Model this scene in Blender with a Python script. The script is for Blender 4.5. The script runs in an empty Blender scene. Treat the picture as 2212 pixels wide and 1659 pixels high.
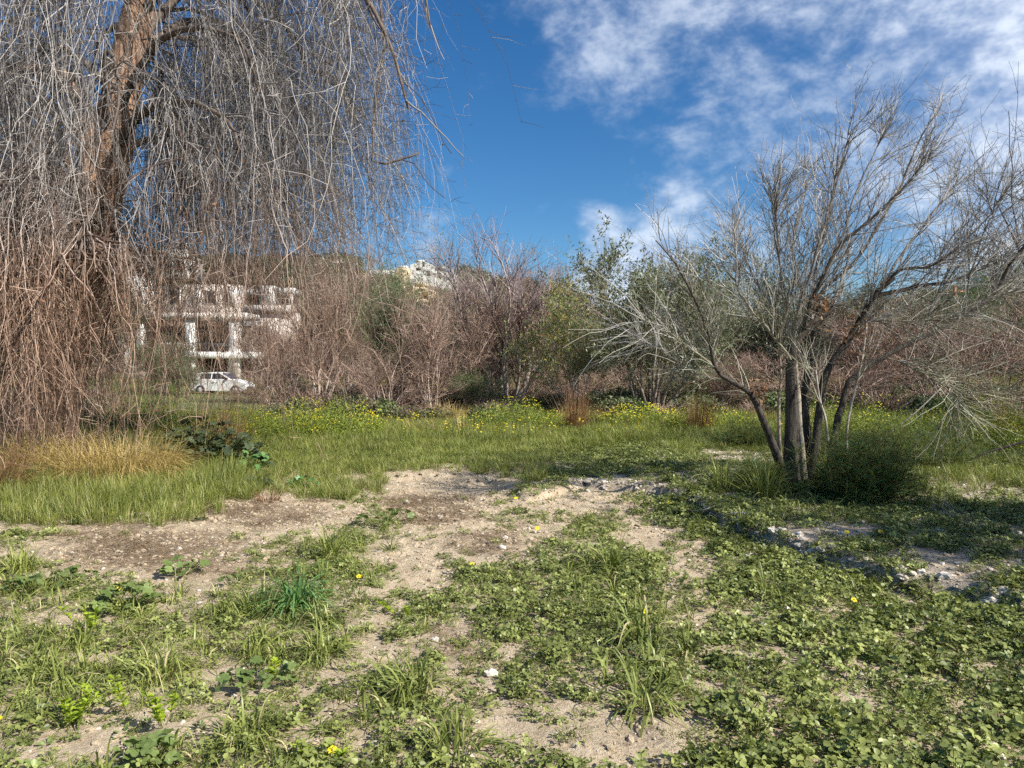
import bpy, math, random
import numpy as np
from mathutils import Vector

S = bpy.context.scene
COL = S.collection
R = math.radians

# ---------------------------------------------------------------- camera
CAM_H, FPX, HORIZ = 1.6, 1597.0, 800.0          # photo measured on a 2212 x 1659 grid
TILT = math.atan((829.5 - HORIZ) / FPX)
cam_d = bpy.data.cameras.new('camera'); cam = bpy.data.objects.new('camera', cam_d)
COL.objects.link(cam)
cam.location = (0, 0, CAM_H); cam.rotation_euler = (R(90) - TILT, 0, 0)
cam_d.sensor_width = 36; cam_d.lens = 36 * FPX / 2212
cam_d.clip_start = 0.05; cam_d.clip_end = 3000
S.camera = cam

# ---------------------------------------------------------------- light
SUN_AZ, SUN_EL = 122.0, 40.0                     # azimuth clockwise from the view direction
sun_dir = Vector((math.sin(R(SUN_AZ)) * math.cos(R(SUN_EL)), math.cos(R(SUN_AZ)) * math.cos(R(SUN_EL)), math.sin(R(SUN_EL))))
sd = bpy.data.lights.new('sun', 'SUN'); sd.energy = 5.0; sd.angle = R(0.5); sd.color = (1.0, 0.945, 0.86)
so = bpy.data.objects.new('sun', sd); COL.objects.link(so)
so.rotation_euler = (-sun_dir).to_track_quat('-Z', 'Y').to_euler(); so.location = (20, 0, 30)

W = bpy.data.worlds.new('World'); S.world = W; W.use_nodes = True
S.view_settings.view_transform = 'Standard'; S.view_settings.look = 'None'
S.view_settings.gamma = 1.0; S.view_settings.use_curve_mapping = False
S.view_settings.exposure = 0.62
S.cycles.use_denoising = False
S.cycles.use_adaptive_sampling = True; S.cycles.adaptive_threshold = 0.02; S.cycles.adaptive_min_samples = 20
W.cycles.sampling_method = 'NONE'
S.cycles.max_bounces = 4; S.cycles.diffuse_bounces = 2; S.cycles.glossy_bounces = 2
S.cycles.transmission_bounces = 4; S.cycles.transparent_max_bounces = 4


class NT:
    """small helper to wire nodes"""
    def __init__(s, tree):
        s.t = tree; s.n = tree.nodes; s.l = tree.links
    def new(s, typ, **kw):
        nd = s.n.new(typ)
        for k, v in kw.items():
            if k.startswith('i_'):
                nd.inputs[k[2:]].default_value = v
            else:
                setattr(nd, k, v)
        return nd
    def link(s, a, b): s.l.new(a, b)
    def val(s, sock, v):
        if hasattr(v, 'is_output') or hasattr(v, 'links'): s.l.new(v, sock)
        else: sock.default_value = v
    def math(s, op, a, b=None, c=None, clamp=False):
        nd = s.n.new('ShaderNodeMath'); nd.operation = op; nd.use_clamp = clamp
        s.val(nd.inputs[0], a)
        if b is not None: s.val(nd.inputs[1], b)
        if c is not None: s.val(nd.inputs[2], c)
        return nd.outputs[0]
    def vmath(s, op, a, b=None):
        nd = s.n.new('ShaderNodeVectorMath'); nd.operation = op
        s.val(nd.inputs[0], a)
        if b is not None: s.val(nd.inputs[1], b)
        return nd.outputs['Value'] if op in ('DOT_PRODUCT', 'LENGTH', 'DISTANCE') else nd.outputs[0]
    def mix(s, f, a, b, blend='MIX'):
        nd = s.n.new('ShaderNodeMix'); nd.data_type = 'RGBA'; nd.blend_type = blend
        s.val(nd.inputs[0], f); s.val(nd.inputs[6], a); s.val(nd.inputs[7], b)
        return nd.outputs[2]
    def ramp(s, v, lo, hi):
        nd = s.n.new('ShaderNodeMapRange'); nd.interpolation_type = 'SMOOTHSTEP'
        s.val(nd.inputs[0], v); nd.inputs[1].default_value = lo; nd.inputs[2].default_value = hi
        return nd.outputs[0]
    def noise(s, vec, scale, detail=5, rough=0.55, dist=0.0):
        nd = s.n.new('ShaderNodeTexNoise'); nd.inputs['Scale'].default_value = scale
        nd.inputs['Detail'].default_value = detail; nd.inputs['Roughness'].default_value = rough
        nd.inputs['Distortion'].default_value = dist
        if vec is not None: s.l.new(vec, nd.inputs['Vector'])
        return nd.outputs[0]


def rgb(c): return (c[0], c[1], c[2], 1.0)


# camera maths, used to read real positions off the photograph
FW = np.array([0, math.cos(TILT), -math.sin(TILT)]); UP = np.array([0, math.sin(TILT), math.cos(TILT)])


def ray(px, py):
    return FW + np.array([1, 0, 0]) * (px - 1106) / FPX + UP * (829.5 - py) / FPX


def at(px, py, d):
    """world point at depth d metres along the picture's axis"""
    return np.array([0, 0, CAM_H]) + ray(px, py) * d


def gp(px, py, z=0.0):
    v = ray(px, py); return np.array([0, 0, CAM_H]) + v * ((z - CAM_H) / v[2])


def to_px(x, y, z=0.0):
    dz = z - CAM_H
    f = y * FW[1] + dz * FW[2]; u = y * UP[1] + dz * UP[2]
    f = np.where(f > 0.05, f, 0.05)
    return 1106 + FPX * x / f, 829.5 - FPX * u / f


# ---------------------------------------------------------------- sky
def make_sky():
    N = NT(W.node_tree); N.n.clear()
    out = N.new('ShaderNodeOutputWorld'); bg = N.new('ShaderNodeBackground')
    sky = N.new('ShaderNodeTexSky'); sky.sky_type = 'NISHITA'; sky.sun_disc = False
    sky.sun_elevation = R(SUN_EL); sky.sun_rotation = R(SUN_AZ)
    sky.air_density = 1.0; sky.dust_density = 0.4; sky.ozone_density = 2.0
    hs = N.new('ShaderNodeHueSaturation', i_Saturation=1.32, i_Value=1.0)
    N.link(sky.outputs[0], hs.inputs['Color'])
    tc = N.new('ShaderNodeTexCoord'); d = tc.outputs['Generated']
    sx = N.new('ShaderNodeSeparateXYZ'); N.link(d, sx.inputs[0])
    zz = N.math('MAXIMUM', sx.outputs[2], 0.0)
    mp = N.new('ShaderNodeMapping'); mp.inputs['Rotation'].default_value = (0, R(25), 0); mp.inputs['Scale'].default_value = (1.0, 1.0, 1.5); N.link(d, mp.inputs['Vector']); p = mp.outputs[0]
    # cover: clear on the west side, broken altocumulus to the east (sun side)
    cov = None
    def blob(px, py, rad, amp):
        v = ray(px, py); v = v / np.linalg.norm(v)
        dist = N.vmath('DISTANCE', N.vmath('NORMALIZE', d), tuple(v))
        nd = N.new('ShaderNodeMapRange'); nd.interpolation_type = 'SMOOTHSTEP'
        N.link(dist, nd.inputs[0]); nd.inputs[1].default_value = rad; nd.inputs[2].default_value = rad * 0.15
        return N.math('MULTIPLY', nd.outputs[0], amp)
    # broad bank: depends on the side-to-side direction and height
    az = N.math('ADD', N.math('MULTIPLY', sx.outputs[0], 1.0), N.math('MULTIPLY', N.math('SUBTRACT', zz, 0.25), 0.45))
    bank = N.math('MULTIPLY', N.ramp(az, 0.15, 0.62), 0.36)
    tot = bank
    for b in ((1200, 70, .17, .16), (1460, 130, .20, .15), (1335, 610, .12, .34), (1500, 560, .14, .16),
              (1292, 476, .04, .17), (925, 510, .065, .21), (935, 68, .035, .18), (1450, 445, .06, .10)):
        tot = N.math('ADD', tot, blob(*b))
    n1 = N.noise(p, 3.2, 2, 0.55)
    n2 = N.noise(p, 10.5, 4, 0.58, 0.3)
    n3 = N.noise(p, 34.0, 3, 0.65)
    nn = N.math('ADD', N.math('ADD', N.math('MULTIPLY', n1, 0.38), N.math('MULTIPLY', n2, 0.43)), N.math('MULTIPLY', n3, 0.19))
    dens = N.ramp(N.math('ADD', nn, tot), 0.58, 0.98)
    dens = N.math('MULTIPLY', dens, 0.92)
    shade = N.ramp(N.math('ADD', N.math('MULTIPLY', n2, .6), N.math('MULTIPLY', n3, 0.4)), 0.36, 0.62)
    ccol = N.mix(shade, rgb((0.30, 0.37, 0.53)), rgb((0.60, 0.66, 0.75)))
    skyc = N.mix(1.0, hs.outputs[0], rgb((SKY_T[0], SKY_T[1], SKY_T[2])), 'MULTIPLY')
    scl = N.new('ShaderNodeVectorMath'); scl.operation = 'SCALE'
    N.link(ccol, scl.inputs[0]); scl.inputs['Scale'].default_value = 1.0 / SKY_S
    N.link(N.mix(dens, skyc, scl.outputs[0]), bg.inputs['Color'])
    bg.inputs['Strength'].default_value = SKY_S
    N.link(bg.outputs[0], out.inputs['Surface'])


SKY_S = 0.066
SKY_T = (0.82, 1.06, 1.22)
make_sky()


# ---------------------------------------------------------------- numpy noise
def vnoise(x, y, seed=0):
    x = np.asarray(x, float); y = np.asarray(y, float)
    ix = np.floor(x).astype(np.int64); iy = np.floor(y).astype(np.int64)
    fx = x - ix; fy = y - iy
    fx = fx * fx * (3 - 2 * fx); fy = fy * fy * (3 - 2 * fy)
    def hsh(a, b):
        n = (a * 374761393 + b * 668265263 + seed * 982451653) & 0xffffffff
        n = ((n ^ (n >> 13)) * 1274126177) & 0xffffffff
        return ((n ^ (n >> 16)) & 0xffff) / 65535.0
    return (hsh(ix, iy) * (1 - fx) + hsh(ix + 1, iy) * fx) * (1 - fy) + (hsh(ix, iy + 1) * (1 - fx) + hsh(ix + 1, iy + 1) * fx) * fy


def fbm(x, y, seed=0, octv=4):
    s = 0; a = 0.5; t = 0
    for k in range(octv):
        s = s + a * vnoise(x * 2 ** k, y * 2 ** k, seed + k); t += a; a *= 0.5
    return s / t


def sstep(a, b, x):
    t = np.clip((x - a) / (b - a), 0, 1); return t * t * (3 - 2 * t)


# ---------------------------------------------------------------- mesh building
class Geo:
    def __init__(s): s.v = []; s.f = []; s.m = []; s.t = []; s.n = 0
    def add(s, v, f, mat=0, tint=0.5):
        """v (n,3); f (m,3 or 4)"""
        v = np.asarray(v, float).reshape(-1, 3); f = np.asarray(f, np.int64)
        s.v.append(v); s.f.append(f + s.n); s.m.append(np.full(len(f), mat))
        s.t.append(np.broadcast_to(np.asarray(tint, float), (len(v),)).copy()); s.n += len(v)
        return s
    def box(s, lo, hi, mat=0, tint=0.5):
        x0, y0, z0 = lo; x1, y1, z1 = hi
        v = [(x0, y0, z0), (x1, y0, z0), (x1, y1, z0), (x0, y1, z0), (x0, y0, z1), (x1, y0, z1), (x1, y1, z1), (x0, y1, z1)]
        return s.add(v, [(0, 3, 2, 1), (4, 5, 6, 7), (0, 1, 5, 4), (1, 2, 6, 5), (2, 3, 7, 6), (3, 0, 4, 7)], mat, tint)
    def mesh(s, name, mats, smooth=False):
        me = bpy.data.meshes.new(name)
        V = np.concatenate(s.v); T = np.concatenate(s.t)
        me.vertices.add(len(V)); me.vertices.foreach_set('co', V.astype(np.float32).ravel())
        idx = np.concatenate([f.ravel() for f in s.f])
        cnt = np.concatenate([np.full(len(f), f.shape[1]) for f in s.f])
        me.loops.add(len(idx)); me.loops.foreach_set('vertex_index', idx.astype(np.int32))
        me.polygons.add(len(cnt))
        me.polygons.foreach_set('loop_start', np.concatenate([[0], np.cumsum(cnt)[:-1]]).astype(np.int32))
        me.polygons.foreach_set('material_index', np.concatenate(s.m).astype(np.int32))
        if smooth: me.polygons.foreach_set('use_smooth', np.ones(len(cnt), bool))
        a = me.attributes.new('tint', 'FLOAT', 'POINT'); a.data.foreach_set('value', T.astype(np.float32))
        for m in mats: me.materials.append(m)
        me.update(calc_edges=True)
        return me
    def obj(s, name, mats, parent=None, smooth=False, link=True):
        o = bpy.data.objects.new(name, s.mesh(name, mats if isinstance(mats, (list, tuple)) else [mats], smooth))
        if link: COL.objects.link(o)
        if parent is not None: o.parent = parent
        return o


def tag(o, label=None, cat=None, group=None, kind=None):
    if label: o['label'] = label
    if cat: o['category'] = cat
    if group: o['group'] = group
    if kind: o['kind'] = kind
    return o


def empty(name, loc, rz=0.0, scale=1.0):
    o = bpy.data.objects.new(name, None); COL.objects.link(o)
    o.location = tuple(float(c) for c in loc); o.rotation_euler = (0, 0, rz)
    o.scale = (scale,) * 3 if np.isscalar(scale) else scale
    o.empty_display_size = 0.2
    return o


def copy_tree(o, parent=None):
    c = o.copy(); COL.objects.link(c); c.parent = parent
    for ch in list(o.children): copy_tree(ch, c)
    return c


def nrm(a): return a / np.maximum(np.linalg.norm(a, axis=-1, keepdims=True), 1e-9)


def tubes(P, Rr, sides=3, cap=False):
    """P (N,K,3) polylines, Rr (N,K) radii -> verts, quads"""
    P = np.asarray(P, float); N, K, _ = P.shape
    T = np.empty_like(P); T[:, 1:-1] = P[:, 2:] - P[:, :-2]; T[:, 0] = P[:, 1] - P[:, 0]; T[:, -1] = P[:, -1] - P[:, -2]
    T = nrm(T)
    mean = nrm(T.mean(1) + 1e-6)
    ref = np.where(np.abs(mean[:, 2:3]) > 0.8, np.array([[1.0, 0.13, 0]]), np.array([[0.1, 0.07, 1.0]]))[:, None, :]
    A = nrm(np.cross(T, np.broadcast_to(ref, T.shape))); B = np.cross(T, A)
    ang = np.arange(sides) * 2 * math.pi / sides
    V = P[:, :, None, :] + Rr[:, :, None, None] * (A[:, :, None, :] * np.cos(ang)[None, None, :, None] + B[:, :, None, :] * np.sin(ang)[None, None, :, None])
    i = np.arange(N)[:, None, None] * K * sides; k = np.arange(K - 1)[None, :, None] * sides; j = np.arange(sides)[None, None, :]
    j2 = (j + 1) % sides
    F = np.stack([i + k + j, i + k + sides + j, i + k + sides + j2, i + k + j2], -1)
    return V.reshape(-1, 3), F.reshape(-1, 4)


def paths(rng, st, dr, ln, K, wander, bend=(0, 0, 0)):
    """grow N polylines at once"""
    st = np.asarray(st, float); d = nrm(np.asarray(dr, float)); ln = np.broadcast_to(np.asarray(ln, float), (len(st),))
    P = np.empty((len(st), K, 3)); P[:, 0] = st
    bend = np.asarray(bend, float)
    for k in range(1, K):
        d = nrm(d + rng.normal(0, wander, d.shape) + bend)
        P[:, k] = P[:, k - 1] + d * (ln / (K - 1))[:, None]
    return P


def along(rng, P, n, t0, t1, weights=None, par=None):
    """sample n points on polylines: position, tangent, parent index, t"""
    N, K, _ = P.shape
    if par is None:
        if weights is None: weights = np.ones(N)
        par = rng.choice(N, n, p=weights / weights.sum())
    t = rng.uniform(t0, t1, n)
    f = t * (K - 1); i = np.minimum(f.astype(int), K - 2); fr = (f - i)[:, None]
    a = P[par, i]; b = P[par, i + 1]
    return a + (b - a) * fr, nrm(b - a), par, t


def fork(rng, tan, lo, hi):
    """directions leaving tan at an angle between lo and hi degrees"""
    q = rng.normal(size=tan.shape); q = nrm(q - (q * tan).sum(-1, keepdims=True) * tan)
    a = np.radians(rng.uniform(lo, hi, len(tan)))[:, None]
    return tan * np.cos(a) + q * np.sin(a)


def taper(r0, r1, K, p=1.0):
    r0 = np.atleast_1d(np.asarray(r0, float)); t = np.linspace(0, 1, K)[None, :] ** p
    return r0[:, None] + (np.asarray(r1) - r0)[:, None] * t if np.ndim(r1) else r0[:, None] + (r1 - r0[:, None]) * t


def spline(pts, K):
    """smooth resample of a polyline (n,m)"""
    pts = np.asarray(pts, float); n = len(pts)
    if n == 2: return pts[0] + (pts[1] - pts[0]) * np.linspace(0, 1, K)[:, None]
    ext = np.vstack([2 * pts[0] - pts[1], pts, 2 * pts[-1] - pts[-2]])
    u = np.linspace(0, n - 1, K); i = np.minimum(u.astype(int), n - 2); t = (u - i)[:, None]
    p0, p1, p2, p3 = ext[i], ext[i + 1], ext[i + 2], ext[i + 3]
    return 0.5 * ((2 * p1) + (-p0 + p2) * t + (2 * p0 - 5 * p1 + 4 * p2 - p3) * t ** 2 + (-p0 + 3 * p1 - 3 * p2 + p3) * t ** 3)


def leaves(rng, C, D, L, Wd, up=0.3):
    """diamond leaves at C pointing along D, length L, width Wd -> verts, quads, per-vertex tint"""
    n = len(C); D = nrm(D); L = np.broadcast_to(L, (n,))[:, None]; Wd = np.broadcast_to(Wd, (n,))[:, None]
    q = rng.normal(size=(n, 3)); q[:, 2] += up * 0; S_ = nrm(np.cross(D, q)); Nn = np.cross(S_, D)
    v = np.stack([C, C + D * L * 0.45 + S_ * Wd * 0.5 + Nn * L * 0.06, C + D * L, C + D * L * 0.45 - S_ * Wd * 0.5 + Nn * L * 0.06], 1)
    f = np.arange(n)[:, None] * 4 + np.array([[0, 1, 2, 3]])
    return v.reshape(-1, 3), f, np.repeat(rng.uniform(0, 1, n), 4)


# ---------------------------------------------------------------- materials
def principled(name, base=None, rough=0.8, spec=0.3):
    m = bpy.data.materials.new(name); m.use_nodes = True
    N = NT(m.node_tree); b = N.n['Principled BSDF']
    b.inputs['Roughness'].default_value = rough; b.inputs['Specular IOR Level'].default_value = spec
    if base is not None: b.inputs['Base Color'].default_value = rgb(base)
    return m, N, b


def leaf_mat(name, dark, light, trans=0.35, rough=0.55, third=None, third_amt=0.15):
    """foliage: colour varies leaf by leaf and plant by plant; some light passes through"""
    m, N, b = principled(name, None, rough, 0.35)
    at_ = N.new('ShaderNodeAttribute', attribute_name='tint'); oi = N.new('ShaderNodeObjectInfo')
    f = N.math('ADD', N.math('MULTIPLY', at_.outputs['Fac'], 0.65), N.math('MULTIPLY', oi.outputs['Random'], 0.35))
    gg = N.new('ShaderNodeNewGeometry'); pn = N.noise(gg.outputs['Position'], 0.9, 3, 0.6)
    f = N.math('ADD', f, N.math('MULTIPLY', N.math('SUBTRACT', pn, 0.5), 0.9), clamp=True)
    c = N.mix(f, rgb(dark), rgb(light))
    if third is not None:
        c = N.mix(N.math('GREATER_THAN', at_.outputs['Fac'], 1 - third_amt), c, rgb(third))
    N.link(c, b.inputs['Base Color'])
    tr = N.new('ShaderNodeBsdfTranslucent'); hs = N.new('ShaderNodeHueSaturation', i_Saturation=1.15, i_Value=1.25)
    N.link(c, hs.inputs['Color']); N.link(hs.outputs[0], tr.inputs['Color'])
    mx = N.new('ShaderNodeMixShader'); mx.inputs[0].default_value = trans
    N.link(b.outputs[0], mx.inputs[1]); N.link(tr.outputs[0], mx.inputs[2])
    N.link(mx.outputs[0], N.n['Material Output'].inputs['Surface'])
    return m


def bark_mat(name, dark, light, scale=6.0, bump=0.6, stretch=0.25, alt=None, alt_range=None):
    """bark with long fissures; alt = a second bark colour in irregular reaches (low or high on the tree)"""
    m, N, b = principled(name, None, 0.9, 0.15)
    g = N.new('ShaderNodeNewGeometry'); mp = N.new('ShaderNodeMapping'); mp.inputs['Scale'].default_value = (1, 1, stretch)
    N.link(g.outputs['Position'], mp.inputs['Vector'])
    n = N.noise(mp.outputs[0], scale, 6, 0.65, 0.6); at_ = N.new('ShaderNodeAttribute', attribute_name='tint')
    if bump: f = N.math('ADD', N.math('MULTIPLY', N.ramp(n, 0.3, 0.7), 0.6), N.math('MULTIPLY', at_.outputs['Fac'], 0.4))
    else: f = N.math('ADD', N.math('MULTIPLY', n, 0.15), N.math('MULTIPLY', N.math('POWER', at_.outputs['Fac'], 2.6), 0.9), clamp=True)   # mostly dark, few pale: crown shade and lit strands put into the colour
    c = N.mix(f, rgb(dark), rgb(light))
    if alt is not None:
        px = N.new('ShaderNodeSeparateXYZ'); N.link(g.outputs['Position'], px.inputs[0])
        w = N.math('ADD', px.outputs[2], N.math('MULTIPLY', N.math('SUBTRACT', N.noise(g.outputs['Position'], 0.6, 3), 0.5), 3.0))
        w = N.math('ADD', w, N.math('MULTIPLY', N.math('SUBTRACT', at_.outputs['Fac'], 0.5), 1.2))
        c2 = N.mix(f, rgb(alt[0]), rgb(alt[1]))
        c = N.mix(N.ramp(w, alt_range[0], alt_range[1]), c2, c)
    N.link(c, b.inputs['Base Color'])
    if bump:
        bp = N.new('ShaderNodeBump', i_Strength=bump, i_Distance=0.03); N.link(n, bp.inputs['Height']); N.link(bp.outputs[0], b.inputs['Normal'])
    return m


def plaster_mat(name, c, dirt=(0.3, 0.27, 0.22), amt=0.35, scale=0.8):
    m, N, b = principled(name, None, 0.9, 0.2)
    g = N.new('ShaderNodeNewGeometry')
    n = N.noise(g.outputs['Position'], scale, 6, 0.65)
    N.link(N.mix(N.math('MULTIPLY', N.ramp(n, 0.45, 0.75), amt), rgb(c), rgb(dirt)), b.inputs['Base Color'])
    return m


M = {}  # dark ends of the greens are deepened to imitate shadow among leaves
M['clover'] = leaf_mat('clover_leaf', (0.052, 0.075, 0.014), (0.365, 0.40, 0.12), 0.18, 0.42)
M['grass'] = leaf_mat('grass_blade', (0.058, 0.088, 0.015), (0.35, 0.385, 0.10), 0.2, 0.42, third=(0.50, 0.44, 0.22), third_amt=0.06)
M['lawn'] = leaf_mat('lawn_blade', (0.06, 0.09, 0.013), (0.355, 0.385, 0.09), 0.22, 0.45, third=(0.48, 0.43, 0.20), third_amt=0.08)
M['broad'] = leaf_mat('broad_leaf', (0.09, 0.135, 0.035), (0.27, 0.34, 0.11), 0.2, 0.42)
M['darkleaf'] = leaf_mat('dark_leaf', (0.035, 0.052, 0.025), (0.11, 0.14, 0.065), 0.2)
M['spurge'] = leaf_mat('spurge_leaf', (0.24, 0.34, 0.03), (0.46, 0.56, 0.05), 0.35)
M['emerald'] = leaf_mat('emerald_blade', (0.035, 0.10, 0.025), (0.16, 0.30, 0.09), 0.2, 0.42)
M['thatch'] = leaf_mat('thatch_straw', (0.13, 0.085, 0.05), (0.36, 0.26, 0.16), 0.1)
M['straw'] = leaf_mat('straw_blade', (0.33, 0.235, 0.075), (0.72, 0.56, 0.23), 0.2)
M['rust'] = leaf_mat('rusty_stalk', (0.15, 0.075, 0.035), (0.36, 0.20, 0.10), 0.15)
M['olive'] = leaf_mat('olive_leaf', (0.055, 0.072, 0.030), (0.33, 0.36, 0.20), 0.2, 0.4, third=(0.62, 0.64, 0.52), third_amt=0.07)
M['green'] = leaf_mat('evergreen_leaf', (0.035, 0.065, 0.020), (0.22, 0.31, 0.12), 0.2, 0.4, third=(0.50, 0.54, 0.40), third_amt=0.05)
M['lime'] = leaf_mat('lime_leaf', (0.17, 0.21, 0.05), (0.44, 0.48, 0.17), 0.3, third=(0.60, 0.36, 0.10), third_amt=0.22)
M['ylw_bush'] = leaf_mat('mound_leaf', (0.08, 0.125, 0.015), (0.35, 0.41, 0.075), 0.25)
M['fennel'] = leaf_mat('fennel_thread', (0.07, 0.085, 0.024), (0.29, 0.31, 0.09), 0.35, third=(0.06, 0.26, 0.10), third_amt=0.12)
M['scrub_green'] = leaf_mat('scrub_leaf', (0.035, 0.06, 0.02), (0.19, 0.24, 0.09), 0.2)
M['scrub_olive'] = leaf_mat('scrub_olive_leaf', (0.06, 0.07, 0.03), (0.26, 0.27, 0.14), 0.2)
M['petal'] = leaf_mat('yellow_petal', (0.78, 0.62, 0.02), (0.92, 0.80, 0.05), 0.3)
M['weep'] = bark_mat('weeping_twig_bark', (0.035, 0.030, 0.031), (0.66, 0.62, 0.58), 9, 0.0, 0.4,  # near-black end imitates the shaded inside of the crown
                     alt=((0.10, 0.055, 0.036), (0.68, 0.49, 0.37)), alt_range=(2.4, 5.2))
M['weep_trunk'] = bark_mat('weeping_trunk_bark', (0.15, 0.085, 0.052), (0.60, 0.385, 0.26), 7, 1.0, 0.2)
M['weep_limb'] = bark_mat('weeping_limb_bark', (0.07, 0.052, 0.042), (0.24, 0.19, 0.155), 9, 0.5, 0.4)
M['tree_bark'] = bark_mat('dark_trunk_bark', (0.020, 0.017, 0.015), (0.125, 0.108, 0.09), 14, 1.0, 0.15)
M['pale_bark'] = bark_mat('pale_stem_bark', (0.20, 0.17, 0.13), (0.50, 0.44, 0.36), 14, 0.4, 0.4)
M['tree_twig'] = bark_mat('grey_twig_bark', (0.09, 0.082, 0.075), (0.64, 0.61, 0.56), 10, 0.0, 0.5,
                          alt=((0.14, 0.13, 0.085), (0.70, 0.68, 0.53)), alt_range=(1.6, 2.6))
M['brown_twig'] = bark_mat('brown_twig_bark', (0.12, 0.066, 0.048), (0.70, 0.53, 0.43), 8, 0.0, 0.5)
M['mid_bark'] = bark_mat('midground_bark', (0.14, 0.10, 0.078), (0.48, 0.39, 0.31), 9, 0.4, 0.3)
M['bush_bark'] = bark_mat('pale_bush_bark', (0.30, 0.22, 0.17), (0.76, 0.64, 0.54), 9, 0.3, 0.3)
M['mauve_twig'] = bark_mat('mauve_twig_bark', (0.16, 0.11, 0.11), (0.70, 0.58, 0.57), 8, 0.0, 0.5,
                           alt=((0.10, 0.055, 0.04), (0.66, 0.48, 0.38)), alt_range=(3.4, 4.4))


def ground_mat():
    m, N, b = principled('soil', None, 0.95, 0.12)
    g = N.new('ShaderNodeNewGeometry'); P = g.outputs['Position']
    lit = N.new('ShaderNodeAttribute', attribute_name='litter'); grv = N.new('ShaderNodeAttribute', attribute_name='gravel'); grn = N.new('ShaderNodeAttribute', attribute_name='green')
    n0 = N.noise(P, 1.3, 5, 0.6); n1 = N.noise(P, 9, 6, 0.7); n2 = N.noise(P, 55, 5, 0.7); n3 = N.noise(P, 230, 3, 0.6)
    dry = N.mix(N.ramp(n1, 0.3, 0.7), rgb((0.40, 0.305, 0.19)), rgb((0.66, 0.54, 0.38)))
    dry = N.mix(N.math('MULTIPLY', N.ramp(n2, 0.45, 0.75), 0.6), dry, rgb((0.76, 0.66, 0.51)))
    dark = N.mix(n2, rgb((0.10, 0.07, 0.045)), rgb((0.38, 0.285, 0.19)))
    lm = N.ramp(N.math('ADD', N.math('ADD', lit.outputs['Fac'], 0.20), N.math('MULTIPLY', N.math('SUBTRACT', n1, 0.5), 2.4)), 0.45, 0.75)  # constant adds mottling everywhere: brown litter plus painted shadow of crumbs
    lm = N.math('MULTIPLY', lm, N.ramp(N.math('ADD', n2, N.math('MULTIPLY', n3, 0.4)), 0.48, 0.78))
    c = N.mix(lm, dry, dark)
    vo = N.new('ShaderNodeTexVoronoi'); vo.inputs['Scale'].default_value = 42; N.link(P, vo.inputs['Vector'])
    grc = N.mix(N.math('MULTIPLY', vo.outputs['Color'], 1.0), rgb((0.22, 0.18, 0.135)), rgb((0.62, 0.54, 0.44)))
    c = N.mix(N.math('MULTIPLY', grv.outputs['Fac'], N.ramp(n1, 0.3, 0.6)), c, grc)
    c = N.mix(N.math('MULTIPLY', grn.outputs['Fac'], 0.85), c, N.mix(n2, rgb((0.07, 0.085, 0.025)), rgb((0.22, 0.24, 0.085))))
    N.link(c, b.inputs['Base Color'])
    hsum = N.math('ADD', N.math('MULTIPLY', n1, 0.6), N.math('ADD', N.math('MULTIPLY', n2, 0.35), N.math('MULTIPLY', n3, 0.12)))
    bp = N.new('ShaderNodeBump', i_Strength=1.0, i_Distance=0.06); N.link(hsum, bp.inputs['Height']); N.link(bp.outputs[0], b.inputs['Normal'])
    return m


def stone_mat(name, c0, c1):
    m, N, b = principled(name, None, 0.9, 0.2)
    g = N.new('ShaderNodeNewGeometry'); n = N.noise(g.outputs['Position'], 30, 5, 0.65); oi = N.new('ShaderNodeObjectInfo')
    f = N.math('ADD', N.math('MULTIPLY', n, 0.6), N.math('MULTIPLY', oi.outputs['Random'], 0.4))
    N.link(N.mix(f, rgb(c0), rgb(c1)), b.inputs['Base Color'])
    bp = N.new('ShaderNodeBump', i_Strength=0.7, i_Distance=0.01); N.link(n, bp.inputs['Height']); N.link(bp.outputs[0], b.inputs['Normal'])
    return m


M['soil'] = ground_mat()
M['stone'] = stone_mat('limestone', (0.38, 0.32, 0.25), (0.76, 0.70, 0.61))
M['greystone'] = stone_mat('grey_rubble', (0.26, 0.215, 0.165), (0.66, 0.58, 0.48))
M['white_wall'] = plaster_mat('white_plaster', (0.74, 0.73, 0.69), amt=.35)
M['pink_wall'] = plaster_mat('faded_pink_plaster', (0.72, 0.64, 0.57))
M['tan_wall'] = plaster_mat('sandstone_wall', (0.62, 0.50, 0.32), (0.35, 0.25, 0.14), 0.7, 1.5)
M['glass'] = principled('window_glass', (0.02, 0.025, 0.03), 0.08, 0.6)[0]
M['shade_in'] = principled('room_shade', (0.13, 0.11, 0.095), 0.9)[0]  # dark base colour stands in for the shade inside openings
M['iron'] = principled('iron_rail', (0.10, 0.10, 0.10), 0.5)[0]
M['car_paint'] = principled('white_car_paint', (0.82, 0.82, 0.80), 0.25, 0.5)[0]
M['rubber'] = principled('tyre_rubber', (0.02, 0.02, 0.02), 0.8)[0]
M['alloy'] = principled('wheel_alloy', (0.45, 0.45, 0.46), 0.35)[0]
M['lamp'] = principled('lamp_lens', (0.6, 0.62, 0.65), 0.1, 0.6)[0]
M['path'] = plaster_mat('pale_track', (0.55, 0.47, 0.38), (0.35, 0.29, 0.22), 0.6, 0.5)
M['pole'] = bark_mat('pole_wood', (0.22, 0.11, 0.05), (0.45, 0.25, 0.13), 8, 0.3, 0.1)

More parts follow.
